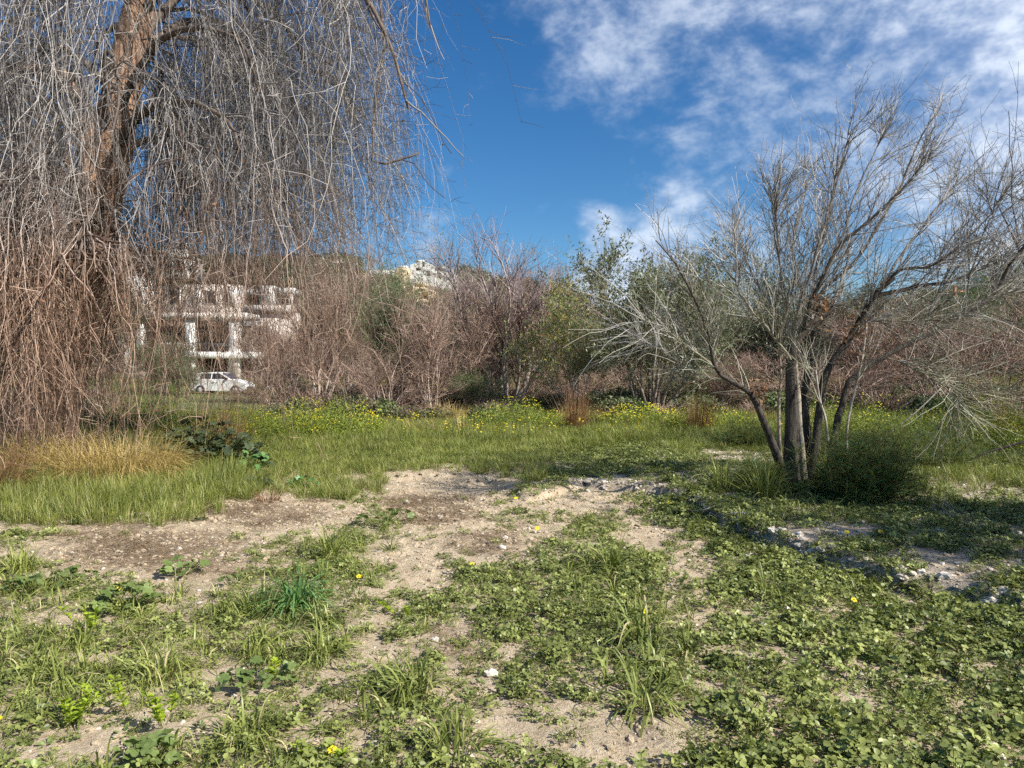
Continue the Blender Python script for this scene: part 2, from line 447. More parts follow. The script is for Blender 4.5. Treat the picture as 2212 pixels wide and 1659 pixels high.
# ---------------------------------------------------------------- ground
EDGE = np.array([(-30, 15.5), (-6, 14.6), (-4, 14), (-2.6, 12.8), (-1.86, 12.05), (-1.16, 11.2), (-.64, 10.65), (-.31, 10.6), (.02, 9.83), (.15, 9.0), (.5, 9.25), (.96, 10.2),
                 (1.83, 9.3), (2.10, 8.3), (2.16, 7.2), (2.4, 6.47), (2.76, 5.55), (3.18, 5.1), (3.5, 4.6), (5, 2.5), (30, -4)])


def edge_s(x, y):
    jx = x + 0.16 * (fbm(x * 3, y * 3, 41, 3) - 0.5); jy = y + 0.30 * (fbm(x * 3, y * 3, 47, 3) - 0.5)
    ye = np.interp(jx, EDGE[:, 0], EDGE[:, 1])
    sl = np.interp(jx + .08, EDGE[:, 0], EDGE[:, 1]) - np.interp(jx - .08, EDGE[:, 0], EDGE[:, 1])
    s = (jy - ye) / np.sqrt(1 + (sl / 0.16) ** 2)
    return np.where(y > 11, np.maximum(s, y - 10.9), s)


BARE = [(60, 1330, 170, 55, 1), (330, 1195, 300, 70, 1.1), (620, 1115, 260, 45, 1.1), (1250, 1085, 150, 40, .9), (960, 1090, 190, 75, 1.1), (1060, 1150, 190, 60, 1), (880, 1190, 100, 45, .9), (410, 1270, 160, 50, .9), (90, 1335, 130, 45, .9),
        (1340, 1105, 85, 60, .85), (1390, 1150, 100, 35, .8), (910, 1240, 80, 45, .8), (1480, 1250, 70, 90, .7), (330, 1600, 200, 70, .85), (560, 1490, 110, 70, .6), (720, 1500, 110, 90, .6),
        (880, 1420, 130, 70, .6), (1010, 1480, 120, 90, .7), (1060, 1570, 130, 70, .6), (1370, 1600, 160, 90, 1.0), (1260, 1510, 90, 60, .5), (1490, 1340, 80, 50, .6), (720, 1610, 150, 60, .8),
        (120, 1620, 90, 40, .4), (2110, 1065, 140, 28, .55), (1600, 1000, 160, 22, .55), (1160, 1020, 70, 18, .6), (1990, 1110, 90, 25, .5), (1750, 1185, 160, 28, .55), (2080, 1260, 160, 60, .4),
        (830, 1330, 70, 60, .5), (1720, 1400, 70, 50, .35), (1900, 1480, 80, 50, .3), (2140, 1620, 60, 40, .5), (60, 1260, 40, 40, .3), (1520, 1450, 60, 60, .5),
        (1000, 1340, 70, 35, .4), (1180, 1110, 90, 60, .7)]
LITTER = [(330, 1185, 250, 60, .62), (560, 1110, 190, 35, .55), (900, 1080, 90, 30, .62), (940, 1110, 110, 35, .5), (1060, 1170, 100, 30, .5), (1160, 1020, 70, 20, .4), (480, 1230, 120, 40, .42), (1000, 1420, 130, 70, .3), (1370, 1600, 100, 60, .3), (250, 1000, 260, 90, .8)]


def ell(px, py, lst):
    s = np.zeros_like(px)
    for cx, cy, rx, ry, a in lst:
        s = np.maximum(s, a * (1 - sstep(0.25, 1.45, np.sqrt(((px - cx) / rx) ** 2 + ((py - cy) / ry) ** 2))))
    return s


def bare_mask(x, y):
    px, py = to_px(x, y); return np.where(y > 1.5, ell(px, py, BARE), 0.4)


def litter_mask(x, y):
    px, py = to_px(x, y); return np.where(y > 1.5, ell(px, py, LITTER), 0.2)


def ground_h(x, y):
    x = np.asarray(x, float); y = np.asarray(y, float)
    h = 0.10 * (fbm(x * 0.35, y * 0.35, 3, 3) - 0.5) + 0.05 * (fbm(x * 1.5, y * 1.5, 9, 3) - 0.5)
    h = h + bare_mask(x, y) * 0.055 * (fbm(x * 6, y * 6, 15, 2) - 0.5)
    s = edge_s(x, y)
    amp = np.interp(x, [-6, -3, -1.5, 0.2, 1.2, 2.0, 6], [0, .02, .07, .08, .08, .13, .12])
    h = h + amp * (sstep(-0.05, 0.06, s) - 0.35 * sstep(0.3, 2.0, s) * (x < 1))
    h = h - 0.06 * np.exp(-(((x + 1.0) / 1.3) ** 2 + ((y - 9.6) / 1.4) ** 2))
    h = h + 0.9 * sstep(51, 62, y)
    return h


def gh(x, y): return float(ground_h(np.array([x]), np.array([y]))[0])


def on(px, py):
    """ground point seen at a pixel, with the terrain's own height"""
    z = 0.0
    for _ in range(4):
        p = gp(px, py, z); z = gh(p[0], p[1])
    return np.array([p[0], p[1], z])


def axis(fine0, fine1, step, lo, hi, grow=1.07):
    a = list(np.arange(fine0, fine1, step)); s = step
    while a[-1] < hi: s *= grow; a.append(a[-1] + s)
    s = step; b = [fine0]
    while b[-1] > lo: s *= grow; b.append(b[-1] - s)
    return np.array(b[:0:-1] + a)


def grid_obj(name, X, Y, Z, mat, attrs=None):
    ny, nx = X.shape
    i = np.arange(ny - 1)[:, None] * nx + np.arange(nx - 1)[None, :]
    F = np.stack([i, i + 1, i + nx + 1, i + nx], -1).reshape(-1, 4)
    g = Geo().add(np.stack([X, Y, Z], -1).reshape(-1, 3), F)
    o = g.obj(name, mat, smooth=True)
    for k, v in (attrs or {}).items():
        a = o.data.attributes.new(k, 'FLOAT', 'POINT'); a.data.foreach_set('value', np.asarray(v, np.float32).ravel())
    return o


xs = axis(-4.6, 4.6, 0.046, -320, 320, 1.08); ys = axis(2.4, 9.5, 0.046, -60, 420, 1.05)
GX, GY = np.meshgrid(xs, ys)
bm_ = bare_mask(GX, GY)
green = np.clip(sstep(11.5, 13.5, GY) * (1 - bm_), 0, 1)
gravel = sstep(-0.1, 0.05, edge_s(GX, GY)) * (GX > 0.8) * (GY < 13)
ground = grid_obj('ground', GX, GY, ground_h(GX, GY), M['soil'], {'litter': litter_mask(GX, GY), 'gravel': gravel, 'green': green})
tag(ground, 'bare tan soil and litter under the weeds of the clearing', 'ground', kind='structure')

# far hillside, rising beyond the flat land
RIDGE = np.array([(-900, 18.5), (0, 18.3), (500, 17.6), (760, 17.2), (860, 16.6), (990, 15.2), (1120, 13.4), (1220, 11.8), (1290, 8.5), (1400, 6.5), (1650, 6.5), (1850, 9.0), (2000, 11.2), (2212, 12.6), (3000, 14.0)])


def hill_h(x, y):
    px = 1106 + FPX * x / y
    top = np.interp(px, RIDGE[:, 0], RIDGE[:, 1])
    t = sstep(58, 118, y)
    tt = t * 6; ter = (np.floor(tt) + sstep(0.55, 1.0, tt - np.floor(tt))) / 6          # terraces
    h = top * (0.45 * t + 0.55 * ter) + (fbm(x * 0.12, y * 0.12, 77, 4) - 0.5) * 1.6 * t
    return h - 1.2 * (1 - sstep(56, 66, y)) - 0.0 * y


ha = np.linspace(-1.5, 1.5, 260); hd = np.linspace(54, 200, 90)
HA, HD = np.meshgrid(ha, hd)
hillm, N_, b_ = principled('hillside_earth', None, 0.95, 0.1)
g_ = N_.new('ShaderNodeNewGeometry'); n_ = N_.noise(g_.outputs['Position'], 0.35, 6, 0.65); n2_ = N_.noise(g_.outputs['Position'], 2.5, 5, 0.7)
N_.link(N_.mix(N_.ramp(n_, 0.4, 0.62), N_.mix(n2_, rgb((0.13, 0.085, 0.06)), rgb((0.34, 0.25, 0.19))), N_.mix(n2_, rgb((0.05, 0.07, 0.03)), rgb((0.20, 0.20, 0.11)))), b_.inputs['Base Color'])
hill = grid_obj('hill', HA * HD, HD, hill_h(HA * HD, HD), hillm)
tag(hill, 'brown terraced hillside rising behind the trees', 'hill', kind='structure')

# track crossing behind the bushes
tk = Geo(); px_ = np.linspace(-3, 40, 90); wig = 0.6 * np.sin(px_ * 0.15)
tv = []
for k in range(len(px_)):
    for dy in (0, .8, 1.6, 2.4):
        X_, Y_ = px_[k], 40 + wig[k] + dy + 0.25 * (vnoise(px_[k] * 0.9, dy, 5) - 0.5)
        tv.append((X_, Y_, gh(X_, Y_) + 0.05))
i = np.arange(len(px_) - 1)[:, None] * 4 + np.arange(3)[None, :]
tk.add(tv, np.stack([i, i + 4, i + 5, i + 1], -1).reshape(-1, 4))
tag(tk.obj('path', M['path']), 'pale gravel track running behind the bushes', 'path', kind='structure')


# ---------------------------------------------------------------- scatter (stuff)
def scatter(name, label, cat, pts, rot, scl, idx, protos):
    """one object whose points carry small plants"""
    col = bpy.data.collections.new(name + '_kinds')
    for o in protos: col.objects.link(o)
    me = bpy.data.meshes.new(name); n = len(pts)
    me.vertices.add(n); me.vertices.foreach_set('co', np.asarray(pts, np.float32).ravel())
    for an, ty, dv in (('rot', 'FLOAT_VECTOR', rot), ('scl', 'FLOAT_VECTOR', scl), ('idx', 'INT', idx)):
        a = me.attributes.new(an, ty, 'POINT')
        a.data.foreach_set('vector' if ty == 'FLOAT_VECTOR' else 'value', np.asarray(dv, np.int32 if ty == 'INT' else np.float32).ravel())
    o = bpy.data.objects.new(name, me); COL.objects.link(o)
    for p in protos: 
        for m_ in p.data.materials: me.materials.append(m_)
    ng = bpy.data.node_groups.new(name, 'GeometryNodeTree')
    ng.interface.new_socket('Geometry', in_out='INPUT', socket_type='NodeSocketGeometry')
    ng.interface.new_socket('Geometry', in_out='OUTPUT', socket_type='NodeSocketGeometry')
    gi = ng.nodes.new('NodeGroupInput'); go = ng.nodes.new('NodeGroupOutput')
    ip = ng.nodes.new('GeometryNodeInstanceOnPoints'); ci = ng.nodes.new('GeometryNodeCollectionInfo')
    ci.inputs['Collection'].default_value = col; ci.inputs['Separate Children'].default_value = True; ci.inputs['Reset Children'].default_value = True
    ip.inputs['Pick Instance'].default_value = True
    def attr(n_, t_):
        a = ng.nodes.new('GeometryNodeInputNamedAttribute'); a.data_type = t_; a.inputs['Name'].default_value = n_; return a.outputs[0]
    L = ng.links.new
    L(gi.outputs[0], ip.inputs['Points']); L(ci.outputs[0], ip.inputs['Instance']); L(attr('idx', 'INT'), ip.inputs['Instance Index'])
    L(attr('rot', 'FLOAT_VECTOR'), ip.inputs['Rotation']); L(attr('scl', 'FLOAT_VECTOR'), ip.inputs['Scale'])
    L(ip.outputs[0], go.inputs[0])
    md = o.modifiers.new('plants', 'NODES'); md.node_group = ng
    return tag(o, label, cat, kind='stuff')


def blade_geo(rng, n, spread, lmin, lmax, w, droop, lean=0.5, K=4, mat=0, g=None, base=None, curl=None, zbase=0.0):
    """a tuft of flat tapering blades"""
    g = g or Geo()
    az = rng.uniform(0, 2 * math.pi, n); r = spread * np.sqrt(rng.uniform(0, 1, n))
    st = np.stack([r * np.cos(az), r * np.sin(az), np.full(n, zbase)], -1)
    if base is not None: st = np.asarray(base)
    a2 = az + rng.normal(0, 0.7, n); ln = rng.uniform(lmin, lmax, n)
    tl = np.abs(rng.normal(0, lean, n))
    d = np.stack([np.cos(a2) * np.sin(tl), np.sin(a2) * np.sin(tl), np.cos(tl)], -1)
    P = np.empty((n, K, 3)); P[:, 0] = st
    bd = np.stack([np.cos(a2) * 0.25, np.sin(a2) * 0.25, -np.ones(n)], -1) * (droop * rng.uniform(0.4, 1.5, n))[:, None]
    if curl is not None: bd = bd + np.asarray(curl)
    for k in range(1, K):
        P[:, k] = P[:, k - 1] + nrm(d) * (ln / (K - 1))[:, None]; d = d + bd
    side = nrm(np.stack([-np.sin(a2 + rng.normal(0, .5, n)), np.cos(a2), rng.normal(0, .25, n)], -1))
    t = np.linspace(0, 1, K); wd = w * (1 - t ** 1.6) * (0.55 + 0.9 * np.minimum(t * 2.5, 1) * 0.5) + 0.0006
    wv = rng.uniform(0.6, 1.3, n)[:, None] * wd[None, :]
    Lf = P - side[:, None, :] * wv[..., None] * 0.5; Rt = P + side[:, None, :] * wv[..., None] * 0.5
    V = np.stack([Lf, Rt], 2).reshape(-1, 3)
    i = np.arange(n)[:, None] * K * 2 + np.arange(K - 1)[None, :] * 2
    F = np.stack([i, i + 1, i + 3, i + 2], -1).reshape(-1, 4)
    g.add(V, F, mat, np.repeat(rng.uniform(0, 1, n), K * 2))
    return g


def round_leaf(rng, C, Nrm, D, L, Wd, g, mat=0, tint=None, cup=0.12):
    """six-sided obovate leaves"""
    n = len(C); Nrm = nrm(Nrm); D = nrm(D - (D * Nrm).sum(-1, keepdims=True) * Nrm); Sd = np.cross(Nrm, D)
    L = np.broadcast_to(L, (n,))[:, None]; Wd = np.broadcast_to(Wd, (n,))[:, None]
    prof = ((0, 0, 0), (0.40, 0.42, 1), (0.78, 0.46, 1), (1.0, 0.0, 0.3), (0.78, -0.46, 1), (0.40, -0.42, 1))
    V = np.stack([C + D * L * a + Sd * Wd * b + Nrm * L * cup * c for a, b, c in prof], 1).reshape(-1, 3)
    i = np.arange(n)[:, None] * 6
    F = np.concatenate([i + np.array([[0, 1, 2, 3]]), i + np.array([[0, 3, 4, 5]])])
    if tint is None: tint = rng.uniform(0, 1, n)
    g.add(V, F, mat, np.repeat(tint, 6)); return g


def clover_proto(seed, n=16, rad=0.10, size=0.024, hgt=0.06, mat=None):
    rng = np.random.default_rng(seed); g = Geo()
    a = rng.uniform(0, 6.283, n); r = rad * np.sqrt(rng.uniform(0, 1, n)); z = hgt * rng.uniform(0.25, 1, n) * (1 - 0.5 * (r / rad) ** 2)
    c = np.stack([r * np.cos(a), r * np.sin(a), z], -1)
    up = nrm(np.stack([np.cos(a) * 0.35, np.sin(a) * 0.35, np.ones(n)], -1) + rng.normal(0, .33, (n, 3)))
    tn = rng.uniform(0, 1, n); a0 = rng.uniform(0, 6.283, n)
    for k in range(3):
        b = a0 + k * 2.09 + rng.normal(0, .2, n)
        D = np.stack([np.cos(b), np.sin(b), rng.normal(0, .25, n)], -1)
        s = size * rng.uniform(0.7, 1.25, n)
        round_leaf(rng, c, up + rng.normal(0, .25, (n, 3)), D, s, s * 0.85, g, 0, np.clip(tn + rng.normal(0, .15, n), 0, 1))
    st = np.stack([c * np.array([0.35, 0.35, 0]), c * np.array([.8, .8, .6]), c], 1)
    g.add(*tubes(st, np.full((n, 3), 0.0012), 3), 0, 0.6)
    return g.obj('clover_clump', mat or M['clover'], link=False)


def broad_proto(seed, n=9, size=0.07, mat=None):
    rng = np.random.default_rng(seed); g = Geo()
    a = np.arange(n) * 2.4 + rng.normal(0, .2, n); el = rng.uniform(0.15, 0.9, n)
    D = np.stack([np.cos(a) * np.cos(el), np.sin(a) * np.cos(el), np.sin(el)], -1)
    c = D * size * rng.uniform(0.15, 0.5, n)[:, None]
    round_leaf(rng, c, np.stack([-np.cos(a) * np.sin(el), -np.sin(a) * np.sin(el), np.cos(el)], -1), D, size * rng.uniform(.7, 1.3, n), size * 0.5, g)
    return g.obj('weed_rosette', mat or M['broad'], link=False)


def tuft_proto(seed, n, spread, l0, l1, w, droop, lean, mat, K=4, curl=None):
    return blade_geo(np.random.default_rng(seed), n, spread, l0, l1, w, droop, lean, K, curl=curl).obj('grass_tuft', mat, link=False)


def fine_proto(seed, n=70, rad=.08, hgt=.06, mat=None):
    """finely cut feathery weed"""
    rng = np.random.default_rng(seed); g = Geo(); a_ = rng.uniform(0, 6.283, n); r = rad * np.sqrt(rng.uniform(0, 1, n))
    c = np.stack([r * np.cos(a_), r * np.sin(a_), hgt * rng.uniform(.1, 1, n) * (1 - .6 * (r / rad) ** 2)], -1)
    v, f, t = leaves(rng, c, np.stack([np.cos(a_), np.sin(a_), rng.uniform(.2, 1.4, n)], -1) + rng.normal(0, .5, (n, 3)), rng.uniform(.012, .032, n), .0045); g.add(v, f, 0, t)
    return g.obj('feathery_weed', mat or M['clover'], link=False)


def rock_mesh(seed, mat, sub=1):
    rng = np.random.default_rng(seed)
    import bmesh
    b = bmesh.new(); bmesh.ops.create_icosphere(b, subdivisions=sub, radius=0.5)
    sc = rng.uniform(0.6, 1.2, 3) * np.array([1, 1, 0.62])
    for v in b.verts:
        k = rng.uniform(0.72, 1.2); v.co = Vector((v.co.x * sc[0] * k, v.co.y * sc[1] * k, v.co.z * sc[2] * k))
    me = bpy.data.meshes.new('rock'); b.to_mesh(me); b.free(); me.materials.append(mat)
    return me


def rand_rot(rng, n, tilt=0.15):
    return np.stack([rng.normal(0, tilt, n), rng.normal(0, tilt, n), rng.uniform(0, 6.283, n)], -1)


def field(rng, n, d0, d1, half=0.80, extra=0.6):
    """random ground points with density even on the ground, in front of the viewer and a step to each side"""
    d = np.sqrt(rng.uniform(d0 ** 2, d1 ** 2, n)); x = rng.uniform(-1, 1, n) * (d * half + extra)
    return x, d


def place(x, y, dz=0.0): return np.stack([x, y, ground_h(x, y) + dz], -1)


GRASSY = [(120, 1440, 300, 90, .9), (560, 1330, 170, 110, .9), (560, 1400, 220, 60, .8), (260, 1420, 200, 60, .8), (60, 1290, 140, 90, .7), (720, 1230, 130, 80, .8), (1310, 1240, 90, 110, .6),
          (1390, 1340, 140, 90, .7), (1370, 1480, 110, 70, .7), (840, 1560, 150, 70, .5), (500, 1620, 180, 60, .5), (850, 1190, 90, 50, .5), (1600, 1060, 160, 50, .6), (1720, 1120, 230, 40, .6),
          (2100, 1110, 180, 30, .4), (1250, 1130, 70, 60, .4)]
rng = np.random.default_rng(11)
# --- clover and medick mat
CL = [clover_proto(k, 20 + 3 * k, 0.10, 0.022, 0.09) for k in range(4)] + [clover_proto(20 + k, 20, 0.08, 0.014, 0.045) for k in range(2)] + [broad_proto(31, 11, 0.045), broad_proto(32, 10, 0.036)] + [fine_proto(35, 110), fine_proto(36, 90, .06, .05, M['grass'])]
x, y = field(rng, 34000, 2.4, 14.5)
px, py = to_px(x, y)
cover = 1.02 - 0.95 * bare_mask(x, y) - 0.35 * ell(px, py, GRASSY) + 0.7 * (fbm(x * 1.3, y * 1.3, 61, 4) - 0.5) + 1.0 * (fbm(x * 5, y * 5, 65, 3) - 0.5)
cover = np.where((y > 9.8) & (x < 0.5), cover - 0.5, cover) - 0.25 * ((edge_s(x, y) > 0) & (x > 0.8)) + 0.12 * (px > 1500) * (py > 1330)
cover = np.where((x < -2.2) & (y > 7.2), -1, cover)
k = rng.uniform(0.15, 1, len(x)) < cover; x, y = x[k], y[k]; cv = cover[k]
n = len(x); sc = rng.uniform(0.45, 1.15, n) * (0.65 + 0.5 * np.clip(cv, 0, 1)) * np.interp(x, [-1, 2], [0.85, 1.1])
ix = rng.choice(len(CL), n, p=[.13, .12, .11, .10, .13, .12, .06, .07, .09, .07])
scatter('clover', 'low mat of clover and medick leaves covering the clearing', 'ground cover', place(x, y), rand_rot(rng, n), np.stack([sc, sc, sc * rng.uniform(.7, 1.2, n)], -1), ix, CL)

# --- short weedy grass among it
GR = [tuft_proto(50 + k, 34, 0.035, 0.10, 0.30, 0.0095, 0.50, 1.15, M['grass'], 6) for k in range(3)] + [tuft_proto(60 + k, 24, 0.03, 0.06, 0.17, 0.006, 0.4, 1.1, M['grass'], 5) for k in range(2)]
x, y = field(rng, 17000, 2.4, 14.0); px, py = to_px(x, y)
cover = ell(px, py, GRASSY) * 1.1 + 0.04 - 0.6 * bare_mask(x, y) * (1 - 0.7 * ell(px, py, GRASSY)) + 0.5 * (fbm(x * 1.8, y * 1.8, 71, 4) - 0.5) + 0.34 * (px < 950) * (py > 1280) + 0.15 * (px < 1500) * (py > 1400)
cover = np.where((x < -2.2) & (y > 7.2), -1, cover)
k = rng.uniform(0.05, 1, len(x)) < cover * 0.8; x, y = x[k], y[k]; n = len(x); sc = rng.uniform(0.5, 1.15, n)
scatter('weedy_grass', 'thin weedy grass blades growing through the clover', 'grass', place(x, y), rand_rot(rng, n), np.stack([sc] * 3, -1), rng.integers(0, len(GR), n), GR)

# --- lawn band beyond the bare patch and tall grass on the west side
LW = [tuft_proto(80 + k, 30, 0.07, 0.16, 0.36, 0.007, 0.22, 0.45, M['lawn'], 4, curl=(-0.10, -0.04, 0)) for k in range(4)]
x, y = field(rng, 42000, 7.0, 24.0, 0.85); px, py = to_px(x, y); s = edge_s(x, y)
band = sstep(-0.45, 0.6, s - np.interp(x, [-3, -2, 0, .6, 1.2, 3, 6, 9], [0, 0.1, 0.1, 1.2, 2.6, 4.2, 6.6, 8.0])) * (y > 9)
west = (1 - sstep(0.8, 1.15, np.sqrt(((px - 170) / 330) ** 2 + ((py - 1085) / 62) ** 2))) * 1.0
west = np.maximum(west, (px < 560) * (py < 1085) * (py > 900)); west = np.maximum(west, 0.8 * (1 - sstep(0.7, 1.1, np.sqrt(((px - 690) / 170) ** 2 + ((py - 1035) / 48) ** 2))))
cover = np.maximum(band * (1 - 0.85 * ell(px, py, BARE)), west) + 0.5 * (fbm(x * 1.1, y * 1.1, 91, 3) - 0.5)
k = rng.uniform(0.2, 1.0, len(x)) < cover; x, y = x[k], y[k]; px, py = px[k], py[k]; n = len(x)
hgt = np.interp(py, [905, 940, 965, 1000, 1040, 1150], [1.1, 0.95, 0.75, 0.42, 0.55, 1.0]) * rng.uniform(0.7, 1.2, n)
hgt = hgt * (0.55 + 0.9 * fbm(x * 1.7, y * 1.7, 97, 3))
hgt = np.where(px < 520, np.interp(py, [930, 1000, 1060, 1120], [1.2, 1.1, 1.05, .8]) * rng.uniform(0.8, 1.15, n), hgt)
wd = np.interp(y, [8, 14, 24], [0.9, 1.2, 1.7])
LW += [broad_proto(33, 12, 0.075, M['darkleaf']), broad_proto(34, 12, 0.07, M['broad'])]
ix = rng.choice(6, n, p=[.225, .225, .225, .225, .04, .06])
scatter('meadow_grass', 'band of taller green grass between the soil and the bushes', 'grass', place(x, y), rand_rot(rng, n, .1), np.stack([wd, wd, hgt], -1), ix, LW)

# --- rough herbage under the bushes, farther back
HB = [tuft_proto(95 + k, 26, 0.12, 0.15, 0.5, 0.012, 0.2, 0.55, [M['lawn'], M['darkleaf'], M['thatch'], M['straw']][k]) for k in range(4)]
x, y = field(rng, 20000, 17.5, 58.0, 0.85); n = len(x); px, py = to_px(x, y)
f = fbm(x * 0.4, y * 0.4, 99, 4)
ix = np.where(f < 0.42, 0, np.where(f < 0.50, 1, np.where(f < 0.60, 2, 3))); ix = np.where(rng.uniform(0, 1, n) < 0.25, rng.integers(0, 4, n), ix)
ix = np.where(px < 560, np.where(rng.uniform(0, 1, n) < 0.8, rng.integers(0, 2, n), ix), ix)
k = ~((y > 39.3) & (y < 43) & (x > -3)) ; x, y, ix = x[k], y[k], ix[k]; n = len(x)
sc = rng.uniform(0.6, 1.3, n) * np.interp(y, [17, 26, 30, 40, 45, 58], [1.0, 1.1, .95, .8, 1.0, 1.8])
sc = np.where((to_px(x, y)[0] > 380) & (to_px(x, y)[0] < 620) & (y > 26), sc * .45, sc)
scatter('rough_herbage', 'rough green and straw herbage under the background bushes', 'undergrowth', place(x, y), rand_rot(rng, n, .1), np.stack([sc, sc, sc * .9], -1), ix, HB)

# --- dry thatch on the brown soil
TH = []
for k in range(3):
    r2 = np.random.default_rng(120 + k); nn = 26
    st = np.stack([r2.uniform(-.12, .12, nn), r2.uniform(-.12, .12, nn), r2.uniform(0.004, .02, nn)], -1); a = r2.uniform(0, 6.283, nn)
    P = paths(r2, st, np.stack([np.cos(a), np.sin(a), r2.normal(0.05, .15, nn)], -1), r2.uniform(.03, .11, nn), 3, .2)
    g = Geo(); g.add(*tubes(P, np.full((nn, 3), 0.0014), 3), 0, np.repeat(r2.uniform(0, 1, nn), 9)); TH.append(g.obj('dry_thatch', M['thatch'], link=False))
x, y = field(rng, 11000, 2.5, 13.0); cover = litter_mask(x, y) * 0.95 + 0.10 * bare_mask(x, y) + 0.4 * (fbm(x * 2, y * 2, 131, 3) - 0.5)
k = rng.uniform(0.1, 1, len(x)) < cover; x, y = x[k], y[k]; n = len(x); sc = rng.uniform(.6, 1.4, n)
scatter('dry_litter', 'thin brown dead stalks lying on the bare soil', 'litter', place(x, y), rand_rot(rng, n, .08), np.stack([sc] * 3, -1), rng.integers(0, 3, n), TH)

# --- pebbles and clods
PB = [bpy.data.objects.new('pebble', rock_mesh(140 + k, M['stone'] if k % 2 else M['greystone'])) for k in range(6)]
x, y = field(rng, 26000, 2.5, 14.0)
gv = (edge_s(x, y) > -0.1) & (x > 0.8)
cover = 0.10 + 0.60 * bare_mask(x, y) + 0.85 * gv + 0.5 * (fbm(x * 1.6, y * 1.6, 151, 3) - 0.5)
k = rng.uniform(0.1, 1.1, len(x)) < cover; x, y = x[k], y[k]; n = len(x)
sc = (0.010 + 0.035 * rng.uniform(0, 1, n) ** 4) * np.where((edge_s(x, y) > -0.1) & (x > 0.8), 1.5, 1.0)
scatter('pebbles', 'pale pebbles and crumbs of limestone scattered over the soil', 'pebbles', place(x, y, 0.002), rand_rot(rng, n, .3), np.stack([sc] * 3, -1), rng.integers(0, 6, n), PB)
CD = [bpy.data.objects.new('soil_clod', rock_mesh(160 + k, M['soil'])) for k in range(4)]
x, y = field(rng, 44000, 2.5, 12.5); cover = bare_mask(x, y) * 1.0 + 0.5 * (fbm(x * 2, y * 2, 171, 3) - 0.55)
k = rng.uniform(0.1, 1.0, len(x)) < cover; x, y = x[k], y[k]; n = len(x); sc = 0.014 + 0.065 * rng.uniform(0, 1, n) ** 3.0
scatter('soil_crumbs', 'crumbly clods of dry tan earth on the bare patches', 'soil', place(x, y, 0.001), rand_rot(rng, n, .3), np.stack([sc] * 3, -1), rng.integers(0, 4, n), CD)

# ---------------------------------------------------------------- trees
def pxpath(pts, d, K=12):
    """polyline read off the photograph: (px, py[, depth offset]) at depth d"""
    return spline([at(p[0], p[1], d + (p[2] if len(p) > 2 else 0)) for p in pts], K)


def limb_geo(P, r, sides=8, rng=None, rough=0.0, lump=0.0):
    """one trunk or limb as a tube with an uneven surface and a closed tip"""
    P = np.asarray(P); r = np.asarray(r, float)
    V, F = tubes(P[None], r[None], sides)
    if rng is not None and rough > 0:
        V = V.reshape(len(P), sides, 3)
        k = 1 + rough * rng.normal(0, 1, (1, sides)) + rough * 0.6 * rng.normal(0, 1, (len(P), sides))
        V = P[:, None, :] + (V - P[:, None, :]) * k[..., None]; V = V.reshape(-1, 3)
    g = Geo(); n = len(P); V = np.vstack([V, P[-1:] + (P[-1:] - P[-2:-1]) * 0.05])
    tip = np.stack([(n - 1) * sides + np.arange(sides), np.full(sides, n * sides), (n - 1) * sides + (np.arange(sides) + 1) % sides], -1)
    g.v.append(V); g.f.append(F); g.f.append(tip); g.m += [np.zeros(len(F)), np.zeros(sides)]; g.t.append(np.full(len(V), .5)); g.n = len(V)
    return g


def local(P, o):
    return np.asarray(P) - np.asarray(o)


